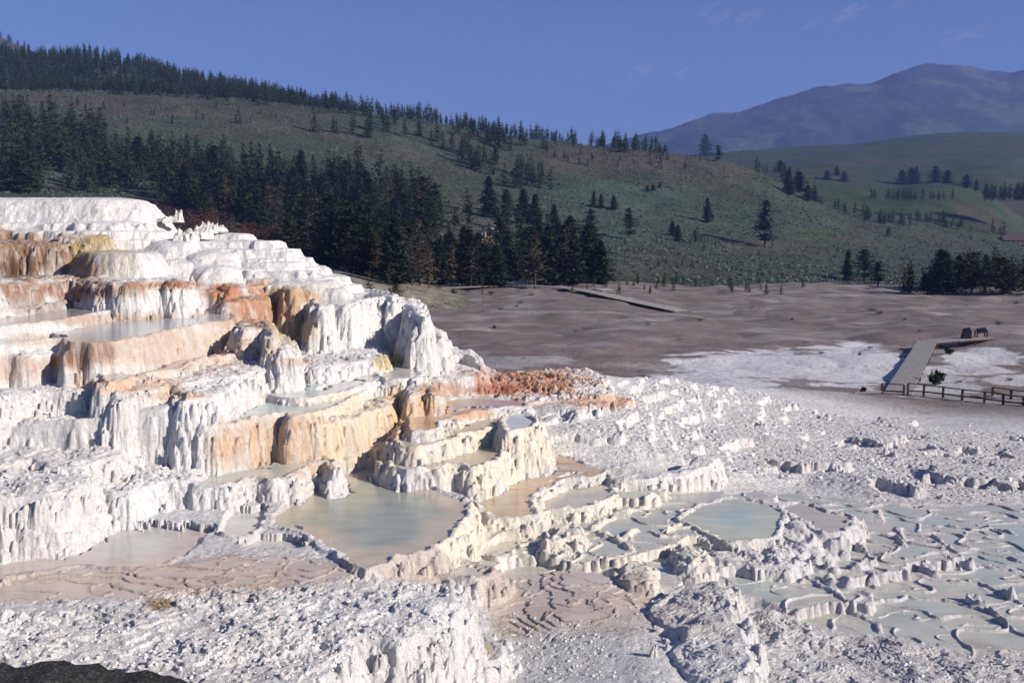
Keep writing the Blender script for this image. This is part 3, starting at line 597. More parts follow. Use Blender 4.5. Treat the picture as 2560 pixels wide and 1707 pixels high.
# greyer, dirtier crust to the right
grey = sstep(1750, 2300, PU)*(1-fl)*.45
tint[:] = tint*(1-grey[:, None])+np.array([.58, .55, .57], np.float32)*grey[:, None]
# water colours
wt = np.empty((n, 3), np.float32); wt[:] = (.46, .47, .42)
tn = (GX+2)*.12+fbm(GX/1.5, GY/1.5, 3, 121)*.9
for k, t in enumerate(T):
    if t['kind'] == 'pool':
        m = np.where(pool & (idx == k))[0]; q = sstep(.08, .36, depth[m]+.08*st2[m])[:, None]
        wt[m] = np.array(t['shallow'])*(1-q)+np.array(t['tintw'])*q
m = np.where(wet)[0]; q = np.clip(sstep(.1, .9, wetd[m])*(.6+.8*fbm(GX[m]/1.6, GY[m]/1.6, 3, 125)), 0, 1)[:, None]
tl = np.array([.40, .46, .42]); tb = np.array([.56, .49, .42]); ol = np.array([.30, .30, .19])
wt[m] = tb*(1-q)+tl*q
g = (sstep(0, .35, fbm(GX[m]/1.8, GY[m]/1.2, 3, 129))*sstep(1450, 1560, PV[m])*.55)[:, None]; wt[m] = wt[m]*(1-g)+ol*g
g = (sstep(1600, 1250, PU[m])*.6)[:, None]; wt[m] = wt[m]*(1-g)+np.array([.60,.52,.43])*g
m = np.where(pw)[0]; wt[m] = np.array([.55, .46, .40])+.05*st2[m][:, None]
# orange mats in the tawny pool
m = np.where(pool & (np.abs(PU-1340) < 130) & (np.abs(PV-1190) < 35))[0]; g = (sstep(.0, .3, fbm(GX[m]/.8, GY[m]/.4, 3, 133))*.8)[:, None]; wt[m] = wt[m]*(1-g)+np.array([.50, .26, .10])*g
g = None

# split into objects by what each face belongs to
print('faces')
iswater = pool | wet | pw
J, I = np.meshgrid(np.arange(R-1), np.arange(nA-1), indexing='ij')
q0 = (J*nA+I).ravel().astype(np.int32)
F = np.stack([q0, q0+1, q0+nA+1, q0+nA], 1)
fid = idx[F].max(1).astype(np.int32)
wc = iswater[F].sum(1) == 4
flat = (h[F].max(1)-h[F].min(1)) < .004
samek = (idx[F].max(1) == idx[F].min(1))
code = np.where(wc & flat & samek, fid+1000, fid)
vt = np.stack([GX, GY, h], 1).astype(np.float32)
def sub(name, sel, mat, tn, parent=None):
    f = F[sel]; used = np.unique(f); re = np.zeros(n, np.int32); re[used] = np.arange(len(used), dtype=np.int32)
    return mesh_np(name, vt[used], re[f], mat, parent, attrs={'tint': tn[used]})
tag(sub('travertine_ground', code == -1, ROCK, tint), kind='structure')
tag(sub('water', code == 999, WATER, wt), kind='structure')
FORM = {}
for k, t in enumerate(T):
    sel = code == k
    if sel.sum() < 20: print('EMPTY', t['name']); continue
    isp = (code == k+1000).sum() > 10
    nm = 'travertine_basin' if isp else ('travertine_dome' if t['kind'] == 'mound' else 'travertine_terrace')
    o = sub(nm, sel, ROCK, tint); tag(o, t['label'], 'basin' if isp else ('dome' if t['kind'] == 'mound' else 'terrace'), 'stepped travertine terraces of the hot spring')
    if isp: sub('water_surface', code == k+1000, WATER, wt, o)
hgrid = h.reshape(R, nA); logY = np.log(Yr)
def near_h(X, Y):
    X = np.asarray(X, float); Y = np.asarray(Y, float)
    a = np.clip((X/Y+.64)/1.28*(nA-1), 0, nA-1.001).astype(int); b = np.clip(np.interp(Y, Yr, np.arange(R)), 0, R-1).astype(int)
    return hgrid[b, a]
del F, J, I, q0, fid, code
# ================================================================ hills
print('hills')
HU = np.array([-400,0,250,500,850,1100,1280,1500,1750,1820,1886,1958,2043,2120,2230,2350,2450,2560,2950.])
HT = {
 120: [900]*19,
 150: [700,690,690,690,690,735,770,775,778,778,778,778,778,778,778,778,778,778,778],
 196: [600,640,650,660,668,718,722,735,741,742,743,743,743,743,743,743,743,743,743],
 240: [560,600,600,610,650,684,696,706,718,720,722,724,726,728,730,732,734,736,736],
 320: [500,520,540,545,590,602,620,640,665,670,676,682,690,697,704,708,712,716,716],
 420: [440,400,440,440,470,490,530,570,600,608,618,628,640,650,660,668,678,690,695],
 520: [300,280,300,330,370,410,440,470,500,506,515,530,556,578,602,625,640,660,690],
 620: [230,225,228,240,275,310,345,370,393,405,429,467,502,525,540,575,600,625,680],
 700: [250,240,240,255,292,330,368,400,425,440,470,500,530,555,575,600,630,650,700],
 820: [300,280,280,300,340,390,440,500,520,540,560,580,600,620,640,660,680,690,720]}
def layer(table, us, nY, mat, name, tintf, a0=-.66, a1=.72, nA_=620, rough=(0, 10), label=None):
    Yk = np.array(sorted(table)); ua = (us-1280)/FPX; a = np.linspace(a0, a1, nA_)
    Zk = []
    for Yv in Yk:
        v = np.interp(a, ua, np.array(table[Yv], float))
        kk = np.hanning(25); kk /= kk.sum(); v = np.convolve(np.pad(v, 12, 'edge'), kk, 'valid')
        Zk.append(EYE+slope(v)*Yv)
    Zk = np.array(Zk); Ys = np.concatenate([np.linspace(Yk[i], Yk[i+1], nY, endpoint=False) for i in range(len(Yk)-1)]+[[Yk[-1]]])
    Z = np.empty((len(Ys), nA_))
    for r_, Yv in enumerate(Ys):     # Catmull-Rom through the knots
        i = min(max(np.searchsorted(Yk, Yv, 'right')-1, 0), len(Yk)-2)
        h_ = Yk[i+1]-Yk[i]; t = (Yv-Yk[i])/h_
        def tang(j):
            if j == 0: return (Zk[1]-Zk[0])/(Yk[1]-Yk[0])
            if j == len(Yk)-1: return (Zk[-1]-Zk[-2])/(Yk[-1]-Yk[-2])
            return (Zk[j+1]-Zk[j-1])/(Yk[j+1]-Yk[j-1])
        Z[r_] = (2*t**3-3*t*t+1)*Zk[i]+(t**3-2*t*t+t)*h_*tang(i)+(-2*t**3+3*t*t)*Zk[i+1]+(t**3-t*t)*h_*tang(i+1)
    X = a[None]*Ys[:, None]; Y = np.repeat(Ys[:, None], nA_, 1)
    am, sc = rough
    Z = Z+fbm(X/sc, Y/sc, 5, 201)*am+fbm(X/(sc*.12), Y/(sc*.12), 3, 205)*am*.08
    V = np.stack([X.ravel(), Y.ravel(), Z.ravel()], 1)
    J, I = np.meshgrid(np.arange(len(Ys)-1), np.arange(nA_-1), indexing='ij'); q = (J*nA_+I).ravel()
    U_, V_ = to_px(V[:, 0], V[:, 1], V[:, 2])
    o = mesh_np(name, V, np.stack([q, q+1, q+nA_+1, q+nA_], 1), mat, attrs={'tint': tintf(V[:, 0], V[:, 1], U_, V_)})
    tag(o, kind='structure')
    def f(Xq, Yq):
        Xq = np.asarray(Xq, float); Yq = np.asarray(Yq, float)
        ia = np.clip((Xq/Yq-a0)/(a1-a0)*(nA_-1), 0, nA_-1.001); jb = np.clip(np.interp(Yq, Ys, np.arange(len(Ys))), 0, len(Ys)-1.001)
        i = ia.astype(int); j = jb.astype(int); fa = ia-i; fb_ = jb-j
        r = (Z[j, i]*(1-fa)+Z[j, i+1]*fa)*(1-fb_)+(Z[j+1, i]*(1-fa)+Z[j+1, i+1]*fa)*fb_
        return np.where((Yq < Ys[0]) | (Yq > Ys[-1]), -200, r)
    return f
def ell(U, V, cx, cy, rx, ry, X, Y, seed=0):
    return sstep(1.1, .6, np.sqrt(((U-cx)/rx)**2+((V-cy)/ry)**2)+fbm(X/30, Y/30, 4, seed)*.7)
def tint_hill(X, Y, U, V):
    c = np.empty((len(X), 3), np.float32); c[:] = (.056, .068, .047)
    f = fbm(X/40, Y/40, 5, 301); g = fbm(X/9, Y/9, 4, 305)
    def p(m, col): c[:] = c*(1-m[:, None])+np.array(col, np.float32)*m[:, None]
    p(sstep(-.05, .35, f+g*.3)*.6, (.070, .066, .050)); p(sstep(.0, .3, -f+g*.4)*.5, (.062, .086, .062))
    for (cx, cy, rx, ry, a) in ((330,270,260,40,.8),(150,250,150,30,.8),(700,300,200,40,.5),(1550,400,260,35,.9),(1450,375,120,18,.7),(1800,430,80,40,.6),(1260,570,110,40,.9),(1180,640,160,30,.6),(1650,660,160,40,.5),(1900,620,140,30,.4),(960,380,120,30,.5)):
        p(ell(U, V, cx, cy, rx, ry, X, Y, 311)*a*.55, (.105, .080, .075))
    for (cx, cy, rx, ry, a) in ((1550,490,230,40,.7),(1450,560,200,50,.5),(1750,560,200,50,.4),(1000,320,220,15,.5)):
        p(ell(U, V, cx, cy, rx, ry, X, Y, 315)*a, (.07, .10, .075))
    p(ell(U, V, 2040, 585, 70, 8, X, Y, 317), (.048,.07,.034)); p(sstep(690, 735, V)*.6*(U > 1300), (.05, .065, .035))
    p(sstep(225, 175, Y)*sstep(.0, -.1, X/Y-.0)*.8, (.30, .26, .22))
    return c*(1+.25*g[:, None])
hillf = layer(HT, HU, 34, HILL, 'hillside', tint_hill, rough=(1.6, 34))
def tint_back(X, Y, U, V):
    c = np.empty((len(X), 3), np.float32); c[:] = (.060, .075, .055); return c*(1+.4*fbm(X/50, Y/50, 4, 321)[:, None])
BU = np.array([-400,0,155,250,400,520,640,800,1000,1280,1500.])
backf = layer({700: [240,228,224,220,235,255,270,300,360,430,500], 900: [100,150,160,150,182,212,236,268,330,430,500], 1000: [60,148,162,148,180,215,240,275,340,440,520], 1200: [80,180,180,180,210,240,260,300,380,480,560]}, BU, 22, HILL, 'forested_hill', tint_back, -.66, .1, 360, (4, 80))
def tint_peak(X, Y, U, V):
    c = np.empty((len(X), 3), np.float32); c[:] = (.10, .075, .085); return c*(1+.5*fbm(X/70, Y/70, 5, 325)[:, None])
peakf = layer({2000: [60,140,200,260,330,500,500], 2600: [-80,84,108,142,200,320,400], 3400: [0,150,170,200,300,400,500]}, np.array([-400,0,60,135,260,420,600.]), 30, HILL, 'rocky_hill', tint_peak, -.66, -.2, 260, (14, 160))
def tint_v(X, Y, U, V):
    c = np.empty((len(X), 3), np.float32); c[:] = (.055, .072, .038)
    f = fbm(X/90, Y/90, 5, 331); g = fbm(X/25, Y/25, 4, 335)
    m = sstep(0, .3, f+g*.3)[:, None]; c = c*(1-m)+np.array([.066, .062, .044], np.float32)*m
    m = sstep(.1, .35, -f+g*.5)[:, None]*.8; c = c*(1-m)+np.array([.042, .066, .030], np.float32)*m
    return c*(1+.3*g[:, None])
VU = np.array([1500,1700,1886,1950,2012,2080,2157,2226,2272,2330,2387,2464,2520,2560,2950.])
v1f = layer({600: [700]*15, 680: [560,550,540,540,545,550,560,570,570,575,585,595,605,620,680], 760: [470,460,452,456,470,480,492,503,492,490,498,522,560,590,640], 850: [450,440,430,433,446,458,467,478,462,458,464,490,525,555,620], 960: [470,460,450,450,460,470,480,490,480,476,480,500,540,570,640]}, VU, 22, HILL, 'valley_hill', tint_v, .05, .75, 330, (2.5, 60))
v2f = layer({900: [560]*15, 1040: [450,445,440,442,450,455,460,468,466,462,455,450,460,480,500], 1200: [425,420,417,414,413,412,425,436,432,428,417,410,418,425,440], 1400: [440,436,432,430,430,430,440,450,450,450,440,430,440,450,460]}, VU, 22, HILL, 'valley_hill', tint_v, .05, .75, 330, (3, 90))
v3f = layer({1300: [500]*15, 1450: [440,432,425,422,420,418,418,420,420,420,418,416,420,425,430], 1700: [412,402,396,394,392,388,382,378,372,368,365,365,366,368,372], 2050: [400,392,374,370,366,364,356,346,340,333,330,330,331,334,345], 2500: [420,410,400,396,390,385,380,370,365,360,360,360,360,360,370]}, VU, 22, HILL, 'green_hill', tint_v, .05, .75, 330, (5, 150))
MU = np.array([1400,1560,1660,1698,1718,1756,1805,1851,1905,1966,2035,2081,2138,2188,2207,2245,2295,2330,2368,2406,2483,2506,2525,2560,2950.])
MV = np.array([400,362,337,318,303,295,291,284,265,242,222,217,215,207,196,180,170,173,170,178,190,190,182,184,230.])
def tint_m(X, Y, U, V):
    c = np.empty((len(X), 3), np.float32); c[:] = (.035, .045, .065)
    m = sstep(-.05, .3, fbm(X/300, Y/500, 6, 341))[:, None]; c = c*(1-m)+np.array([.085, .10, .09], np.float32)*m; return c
mtf = layer({3400: MV*0+480, 4200: MV*.55+180, 5200: MV, 6500: MV+60}, MU, 60, mat_hill(), 'mountain', tint_m, .02, .75, 700, (55, 420))
fl_ = mesh_np('ground', [(-9000, 60, -70), (9000, 60, -70), (9000, 9000, -70), (-9000, 9000, -70)], [(0, 1, 2, 3)], HILL, smooth=False, attrs={'tint': np.full((4, 3), .08, np.float32)})
tag(fl_, kind='structure')
def surf(X, Y):                       # whatever ground is uppermost
    return np.maximum.reduce([np.where(np.asarray(Y) < 204, near_h(X, Y), -200), hillf(X, Y), backf(X, Y), peakf(X, Y), v1f(X, Y), v2f(X, Y), v3f(X, Y)])
def hit(u, v, Y0=60, Y1=3300): 
    return cast(u, v, surf, Y0, Y1, 1600)
# ================================================================ trees
def conifer(seed, H=12., R0=2.6, n=260, leaf=.5, shape=.85, gaps=.25, start=.10, lean=0.0, per=6, droop=.25, blunt=0.0):
    r = np.random.RandomState(seed); V = []; 
    t = start+(1-start)*r.rand(n)**.85*.985; az = r.rand(n)*2*pi
    lump = 1+gaps*np.sin(t*23+seed)*np.cos(az*2+seed*1.7+t*9)+gaps*(r.rand(n)-.5)*1.4
    Rr = R0*(np.clip(1-t, 0, 1)**shape*(1-blunt)+blunt*np.sqrt(np.clip(1-t*t, 0, 1)))*np.minimum(1, (t-start)/.08+.35)*lump
    keep = r.rand(n) > gaps*.25
    for i in range(n):
        if not keep[i]: continue
        s = np.linspace(.25, 1.0, per)+r.uniform(-.08, .08, per)
        rad = Rr[i]*s; a = az[i]+r.uniform(-.22, .22, per)
        c = np.stack([rad*np.cos(a)+lean*t[i]*H, rad*np.sin(a), t[i]*H-rad*droop+r.uniform(-.2, .2, per)], 1)
        L_ = leaf*(1.25-.5*s)*r.uniform(.7, 1.3, per)*(1-.5*t[i])
        for q in range(per):
            d1 = r.normal(size=3); d1[2] *= .35; d1 /= np.linalg.norm(d1); d2 = np.cross(d1, r.normal(size=3)); d2 /= np.linalg.norm(d2)+1e-6
            V += [c[q]+d1*L_[q], c[q]+d2*L_[q]*.55, c[q]-d1*L_[q]*.8, c[q]-d2*L_[q]*.5]
    V = np.array(V); F = np.arange(len(V)).reshape(-1, 4); return V, F
def trunk_mb(H, r0, lean=0, branches=0, seed=0, bare=.9):
    m = MB(); P = [(lean*H*k/5, 0, H*bare*k/5) for k in range(6)]; m.tube(P, [r0*(1-k/5*.85) for k in range(6)], 6)
    r = random.Random(seed)
    for b in range(branches):
        t = r.uniform(.15, .9); a = r.uniform(0, 2*pi); L_ = H*.22*(1-t*.7)
        p0 = Vector((lean*H*t*bare, 0, H*bare*t)); p1 = p0+Vector((cos(a)*L_*.6, sin(a)*L_*.6, L_*.05)); p2 = p0+Vector((cos(a)*L_, sin(a)*L_, L_*.35))
        m.tube([p0, p1, p2], [r0*.3, r0*.18, r0*.06], 4)
    return m
PROTO = {}
def proto(key, mat, H, r0, branches=0, lean=0, bare=.9, **kw):
    V, F = conifer(hash(key) % 1000 if False else sum(map(ord, key)), H=H, lean=lean*bare, **kw)
    c = mesh_np('crown', V, F, mat, smooth=False); t = trunk_mb(H, r0, lean, branches, 3, bare).build('trunk', BARK)
    COL.objects.unlink(c); COL.objects.unlink(t); PROTO[key] = (H, c.data, t.data)
    bpy.data.objects.remove(c); bpy.data.objects.remove(t)
proto('firA', CONIF, 12, .20, R0=2.3, n=400, shape=.6, gaps=.4, start=.05, blunt=.3, leaf=.55)
proto('firB', CONIF, 12, .20, R0=2.0, n=360, shape=.6, gaps=.45, start=.04, blunt=.2, leaf=.55)
proto('firC', CONIF, 12, .20, R0=2.7, n=420, shape=.5, gaps=.6, start=.07, blunt=.4, leaf=.55)
proto('pineA', CONIF, 12, .22, R0=2.4, n=260, shape=.45, gaps=.8, start=.16, blunt=.5, droop=.0, leaf=.5)
proto('pineB', CONIF, 12, .22, R0=2.0, n=240, shape=.4, gaps=.95, start=.20, blunt=.6, droop=-.05, lean=.03)
proto('greyA', FADED, 12, .17, branches=26, R0=1.9, n=150, shape=.6, gaps=.8, start=.14, per=5, leaf=.42)
proto('greyB', FADED, 12, .15, branches=40, R0=1.7, n=90, shape=.5, gaps=.9, start=.2, per=5, leaf=.36)
proto('red', REDBR, 5, .08, branches=40, R0=1.8, n=130, shape=.3, gaps=.8, start=.15, blunt=.7, per=5, leaf=.22, droop=-.4)
proto('sparse', SHRUB, 6, .09, branches=20, R0=1.3, n=60, shape=.3, gaps=.9, start=.45, blunt=.6, per=5, leaf=.26, droop=-.2)
proto('broad', SHRUB, 7, .14, branches=14, R0=2.6, n=240, shape=.3, gaps=.6, start=.18, blunt=.8, per=6, leaf=.36, droop=-.3)
proto('juniper', CONIF, 3, .08, R0=1.3, n=130, shape=.4, gaps=.5, start=.04, blunt=.5, per=5, leaf=.26)
def tree(key, u, v, hp, label, group=None, wide=1.0, name=None, Y0=60, loc=None, H=None):
    H0, cm, tm = PROTO[key]
    if loc is None:
        X, Y, Z = hit(u, v, Y0); H = hp*Y/FPX
    else: X, Y, Z = loc
    s = H/H0
    e = empty(name or ('pine_tree' if key.startswith('pine') else 'bare_tree' if key.startswith('grey') else 'fir_tree'), (X, Y, Z-.15*s), random.uniform(0, 6.28))
    e.scale = (s*wide*1.4, s*wide*1.4, s)
    for nm, md in (('crown', cm), ('trunk', tm)):
        o = bpy.data.objects.new(nm, md); COL.objects.link(o); o.parent = e
    cat = 'bush' if key in ('red', 'juniper') and H < 4 else 'tree'
    tag(e, label, cat, group); return e
# --- trees one can tell apart (base pixel, height in photo pixels)
LONE = [
 ('firB',1768,556,62,'cone-shaped fir standing alone on the open sage slope',1.0),('pineA',1912,620,118,'tall ragged pine with split crown alone on the open slope',.95),
 ('pineB',1700,385,50,'tuft-topped pine against the blue mountain on the ridge',.7),('firC',1762,392,55,'broad fir at the right end of the ridge line',1.1),('pineA',1795,405,42,'dark fir just right of the broad ridge-end fir',1.0),('firA',1684,376,40,'slim fir just left of the tuft-topped ridge pine',.9),
 ('firB',1484,519,40,'left fir of the close pair above the slope',1.0),('firB',1502,521,36,'right fir of the close pair above the slope',1.1),('firA',1534,526,36,'single fir just right of the close pair',1.2),
 ('pineA',1572,600,80,'loose-crowned pine above the eroded bank',.85),('firC',1680,590,38,'left tree of the small leaning pair on the slope',1.0),('firC',1694,604,42,'right tree of the small leaning pair on the slope',1.0),
 ('pineB',1738,612,36,'small thin tree right of the leaning pair',1.0),('pineA',2220,594,26,'little round tree alone in the middle of the right slope',1.1),
 ('firB',1222,545,105,'tall fir just left above the pale rock outcrop',1.1),('firC',1265,545,70,'fir beside the tall one above the rock outcrop',1.1),('firA',1308,560,88,'fir right of the rock outcrop',1.1),('firB',1338,600,115,'tall dark fir in the group right of the outcrop',1.1),
 ('firA',1385,588,78,'fir at the right of the outcrop group',.9),('firC',1425,660,120,'large dark fir near the foot of the slope',1.1),('pineA',1475,608,85,'pine with round crown at the slope foot',1.1),('firC',1480,680,110,'dense dark fir at the right edge of the wood',1.1),
 ('firB',1370,715,150,'tallest dark fir behind the boardwalk',1.15),('firA',1430,712,130,'dark fir right of the tallest one behind the boardwalk',1.1),('firB',1160,705,140,'narrow tall fir in front of the rock outcrop',.9),('firA',1100,712,120,'olive fir left of the narrow tall one',1.0),('greyA',1130,715,110,'faded fir just behind the far end of the boardwalk',1.0),
 ('firC',1650,470,14,'dark shrub-like fir left of a row of three on the slope',1.2),('firC',1632,478,16,'middle shrub-like fir of the row on the slope',1.3),('firC',1618,480,16,'first shrub-like fir of the row on the slope',1.3),
 ('firB',2118,700,78,'narrow dark tree left of the dark clump at right',.9),('pineA',2160,705,82,'wide dark clump tree above the brown flat at right',1.5),('pineB',2195,715,60,'low dark tree beside the wide clump at right',1.4),
 ('firB',2360,715,74,'left fir of the dark cluster at the lower right wood',1.1),('firC',2395,722,84,'second fir of the dark cluster at the lower right wood',1.1),('firB',2436,715,86,'tallest fir of the dark cluster at the lower right wood',1.0),('firA',2462,712,78,'right fir of the dark cluster at the lower right wood',1.0),('firC',2310,728,44,'low fir at the left end of the lower right wood',1.2),('firC',2335,728,40,'low fir second in the lower right wood',1.2),
 ('firB',1970,485,62,'dark fir in the hollow right of the hill shoulder',1.1),('firC',1998,482,52,'dark fir beside it in the hollow',1.3),('firB',1975,488,34,'small fir at the foot of the hollow pair',1.2),('firC',2020,502,38,'fir at the hollow edge further right',1.4),('firC',2036,504,28,'low fir closing the hollow group',1.3),
 ('firC',1950,432,30,'round tree before the pale valley meadow',1.5),('firC',2068,450,24,'single round tree in the valley meadow',1.4),('firC',2110,455,26,'second round tree in the valley meadow',1.4),('firC',2092,440,22,'dark tree behind the meadow pair',1.2),
 ('firC',2255,462,36,'left tree of the row on the low hill crest',1.4),('firC',2278,460,40,'second tree of the row on the low hill crest',1.3),('firB',2290,460,42,'third tree of the row on the low hill crest',1.2),('firC',2338,458,42,'fourth tree of the row on the low hill crest',1.2),('firC',2368,460,34,'fifth tree of the row on the low hill crest',1.4),('firC',2416,470,32,'last tree of the row on the low hill crest',1.5),
 ('firC',2440,476,26,'tree sloping down behind the low hill',.9),('firC',2465,486,26,'next tree sloping down behind the low hill',1.0),
]
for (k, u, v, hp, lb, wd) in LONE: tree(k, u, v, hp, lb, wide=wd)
tree('sparse', 923, 768, 92, 'small tree with wispy crown beside the small blue pool', wide=.8, name='bare_tree')
tree('sparse', 975, 755, 86, 'thin dark trunked tree above the white bastion', wide=.6, name='bare_tree')
tree('sparse', 1207, 774, 84, 'dead pole-like sapling alone on the brown flat', wide=.35, name='bare_tree')
tree('broad', 990, 745, 36, 'squat bush tree at the foot of the wood', wide=1.3, name='bush')
# --- rows and masses, sampled along lines and in areas of the photo
rr = random.Random(5)
def lerp_v(line, u): return float(np.interp(u, [p[0] for p in line], [p[1] for p in line]))
cand = []   # (key, X, Y, Z, H, zone)
RIDGE = [(0,228),(250,230),(500,243),(850,278),(1100,312),(1280,347),(1500,372),(1660,384)]
u = 10
while u < 1660:
    dens = 2.4 if u < 1250 else 3.6
    u += rr.expovariate(1/dens)+1.5
    if 1450 < u < 1490 and rr.random() < .6: continue
    Y = rr.uniform(605, 690); a = (u-1280)/FPX*.99; X = a*Y; Z = float(surf(np.array([X]), np.array([Y]))[0])
    cand.append((rr.choice(['firA','firC','firC','firC','pineA']), X, Y, Z, rr.uniform(5.5, 11), 'ridge'))
def area(poly, n_, Hr, keys, zone, mind=0):
    P = np.array(poly, float); lo = P.min(0); hi = P.max(0); c = 0; tries = 0
    while c < n_ and tries < n_*30:
        tries += 1; uu = rr.uniform(lo[0], hi[0]); vv = rr.uniform(lo[1], hi[1])
        if sdist(P, np.array([uu]), np.array([vv]))[0] > 0: continue
        X, Y, Z = hit(uu, vv, 60)
        if zone == 'wood' and fbm(np.array([X/22]), np.array([Y/40]), 2, 431)[0] > .22: continue
        if mind and any((X-q[1])**2+(Y-q[2])**2 < mind*mind for q in cand[-160:]): continue
        cand.append((rr.choice(keys), X, Y, Z, min(rr.uniform(*Hr), rr.uniform(105, 175)*Y/FPX), zone)); c += 1
FOREST = [(-150,420),(0,430),(120,380),(230,360),(330,400),(450,400),(560,420),(640,440),(720,450),(830,430),(900,440),(990,470),(1080,520),(1110,580),(1060,640),(1080,690),(1000,720),(900,690),(760,640),(600,560),(420,520),(380,490),(-150,480)]
area(FOREST, 520, (7, 16), ['firA','firB','firC','firA','pineA','pineB','greyA','greyA'], 'wood', 1.6)
area([(-100,300),(60,290),(200,330),(260,350),(100,420),(-100,400)], 70, (9, 15), ['firA','firC','pineA'], 'wood', 1.6)
area([(420,560),(600,560),(700,640),(900,700),(1050,722),(1200,722),(1400,722),(1500,735),(1400,700),(1000,640),(820,560),(500,500),(420,520)], 100, (7, 12), ['greyA','greyB','firC','greyA','firA'], 'foot', 1.2)
area([(380,560),(480,580),(600,600),(720,650),(640,660),(480,620),(380,590)], 46, (5, 8), ['red','red','greyB'], 'red', 1.0)
area([(870,300),(1000,330),(1100,380),(1180,440),(1260,470),(1380,480),(1350,450),(1200,400),(1090,350)], 36, (8, 12), ['firA','firB','firC'], 'gully')
area([(1060,325),(1130,340),(1260,380),(1400,375),(1300,350)], 18, (8, 11), ['firA','firB','firC'], 'gully')
area([(780,330),(1000,310),(1060,360),(900,350)], 16, (7, 11), ['firA','firC'], 'gully')
area([(1130,560),(1450,600),(1520,720),(1160,715)], 34, (7, 13), ['firA','firB','firC','greyA'], 'wood', 2)
area([(0,250),(700,260),(900,300),(500,330),(200,300)], 26, (2.5, 5), ['juniper','firC'], 'shrub')
area([(1350,370),(1780,400),(1700,430),(1400,420)], 30, (2.5, 5), ['juniper','firC'], 'shrub')
area([(1500,560),(1950,640),(2100,720),(1550,720)], 40, (1.2, 3), ['juniper','broad','juniper'], 'shrub')
area([(1500,700),(2100,725),(2100,738),(1400,735)], 22, (1, 2.2), ['broad','juniper'], 'shrub')
area([(2120,480),(2250,540),(2450,590),(2400,560),(2230,520)], 40, (4, 8), ['broad','firC'], 'hollow')
area([(1830,390),(1990,440),(2040,500),(1960,460),(1880,425)], 26, (6, 10), ['firC','broad'], 'hollow')
area([(2040,505),(2180,545),(2300,570),(2200,560),(2060,520)], 24, (4, 8), ['firC','broad'], 'hollow')
area([(2450,540),(2600,560),(2600,600),(2480,590)], 40, (7, 12), ['broad','firC'], 'hollow')
area([(2240,720),(2580,712),(2600,738),(2240,738)], 30, (4, 8), ['broad','firC'], 'foot2')
ZL = {'ridge': ('dark fir in the long row along the hill ridge against the sky', 'firs along the ridge'),
 'wood': ('dark green conifer in the dense wood on the lower hillside', 'conifers of the hillside wood'),
 'foot': ('faded grey-green conifer at the foot of the wood', 'faded conifers at the foot of the wood'),
 'red': ('reddish leafless brush tree behind the white dome', 'reddish brush behind the dome'),
 'gully': ('fir in the line running down the gully of the upper slope', 'firs down the gully'),
 'shrub': ('small dark juniper dotted on the open slope', 'junipers dotted on the slope'),
 'hollow': ('round dark tree in the hollows of the right valley', 'trees in the valley hollows'),
 'foot2': ('dark bushy tree edging the brown flat at far right', 'trees edging the flat at right')}
cand.sort(key=lambda c: -(c[4]+(4 if c[5] == 'red' else 0))/c[2])
NI = 300-len(LONE)-4
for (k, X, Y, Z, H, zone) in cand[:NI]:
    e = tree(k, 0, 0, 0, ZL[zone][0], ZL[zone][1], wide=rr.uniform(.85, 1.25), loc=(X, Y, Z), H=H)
# the remaining far trees: one mass, plus the closed forest of the left ridge
LV = {}
for i, (sh, bl) in enumerate(((.65, .15), (.5, .35), (.4, .6))):
    LV[i] = conifer(40+i, H=1, R0=.2, n=80, leaf=.06, shape=sh, gaps=.5, per=4, blunt=bl)
VV = []; FF = []; nv = 0
def lot(X, Y, Z, H, wd=1):
    global nv
    V, F_ = LV[rr.randrange(3)]; a = rr.uniform(0, 6.28); c, s_ = cos(a), sin(a)
    W = np.stack([(V[:, 0]*c-V[:, 1]*s_)*H*wd+X, (V[:, 0]*s_+V[:, 1]*c)*H*wd+Y, V[:, 2]*H+Z-.3], 1); VV.append(W); FF.append(F_+nv); nv += len(V)
for (k, X, Y, Z, H, zone) in cand[NI:]: lot(X, Y, Z, H, rr.uniform(1.1, 1.7))
for i in range(1500):                                    # forest on the left ridge
    a = rr.uniform(-.60, -.14); Y = rr.uniform(690, 1010); X = a*Y
    if fbm(np.array([X/60]), np.array([Y/60]), 2, 401)[0] > .22: continue
    if a > -.35 and rr.random() < (a+.35)*2: continue
    lot(X, Y, float(surf(np.array([X]), np.array([Y]))[0]), rr.uniform(8, 14), rr.uniform(1, 1.5))
for i in range(160):
    a = rr.uniform(-.60, -.44); Y = rr.uniform(2000, 2600); X = a*Y; lot(X, Y, float(surf(np.array([X]), np.array([Y]))[0]), rr.uniform(12, 20), 1.5)
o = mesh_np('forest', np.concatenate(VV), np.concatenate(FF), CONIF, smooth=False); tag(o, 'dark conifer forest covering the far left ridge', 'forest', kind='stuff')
VV = []; FF = []; nv = 0
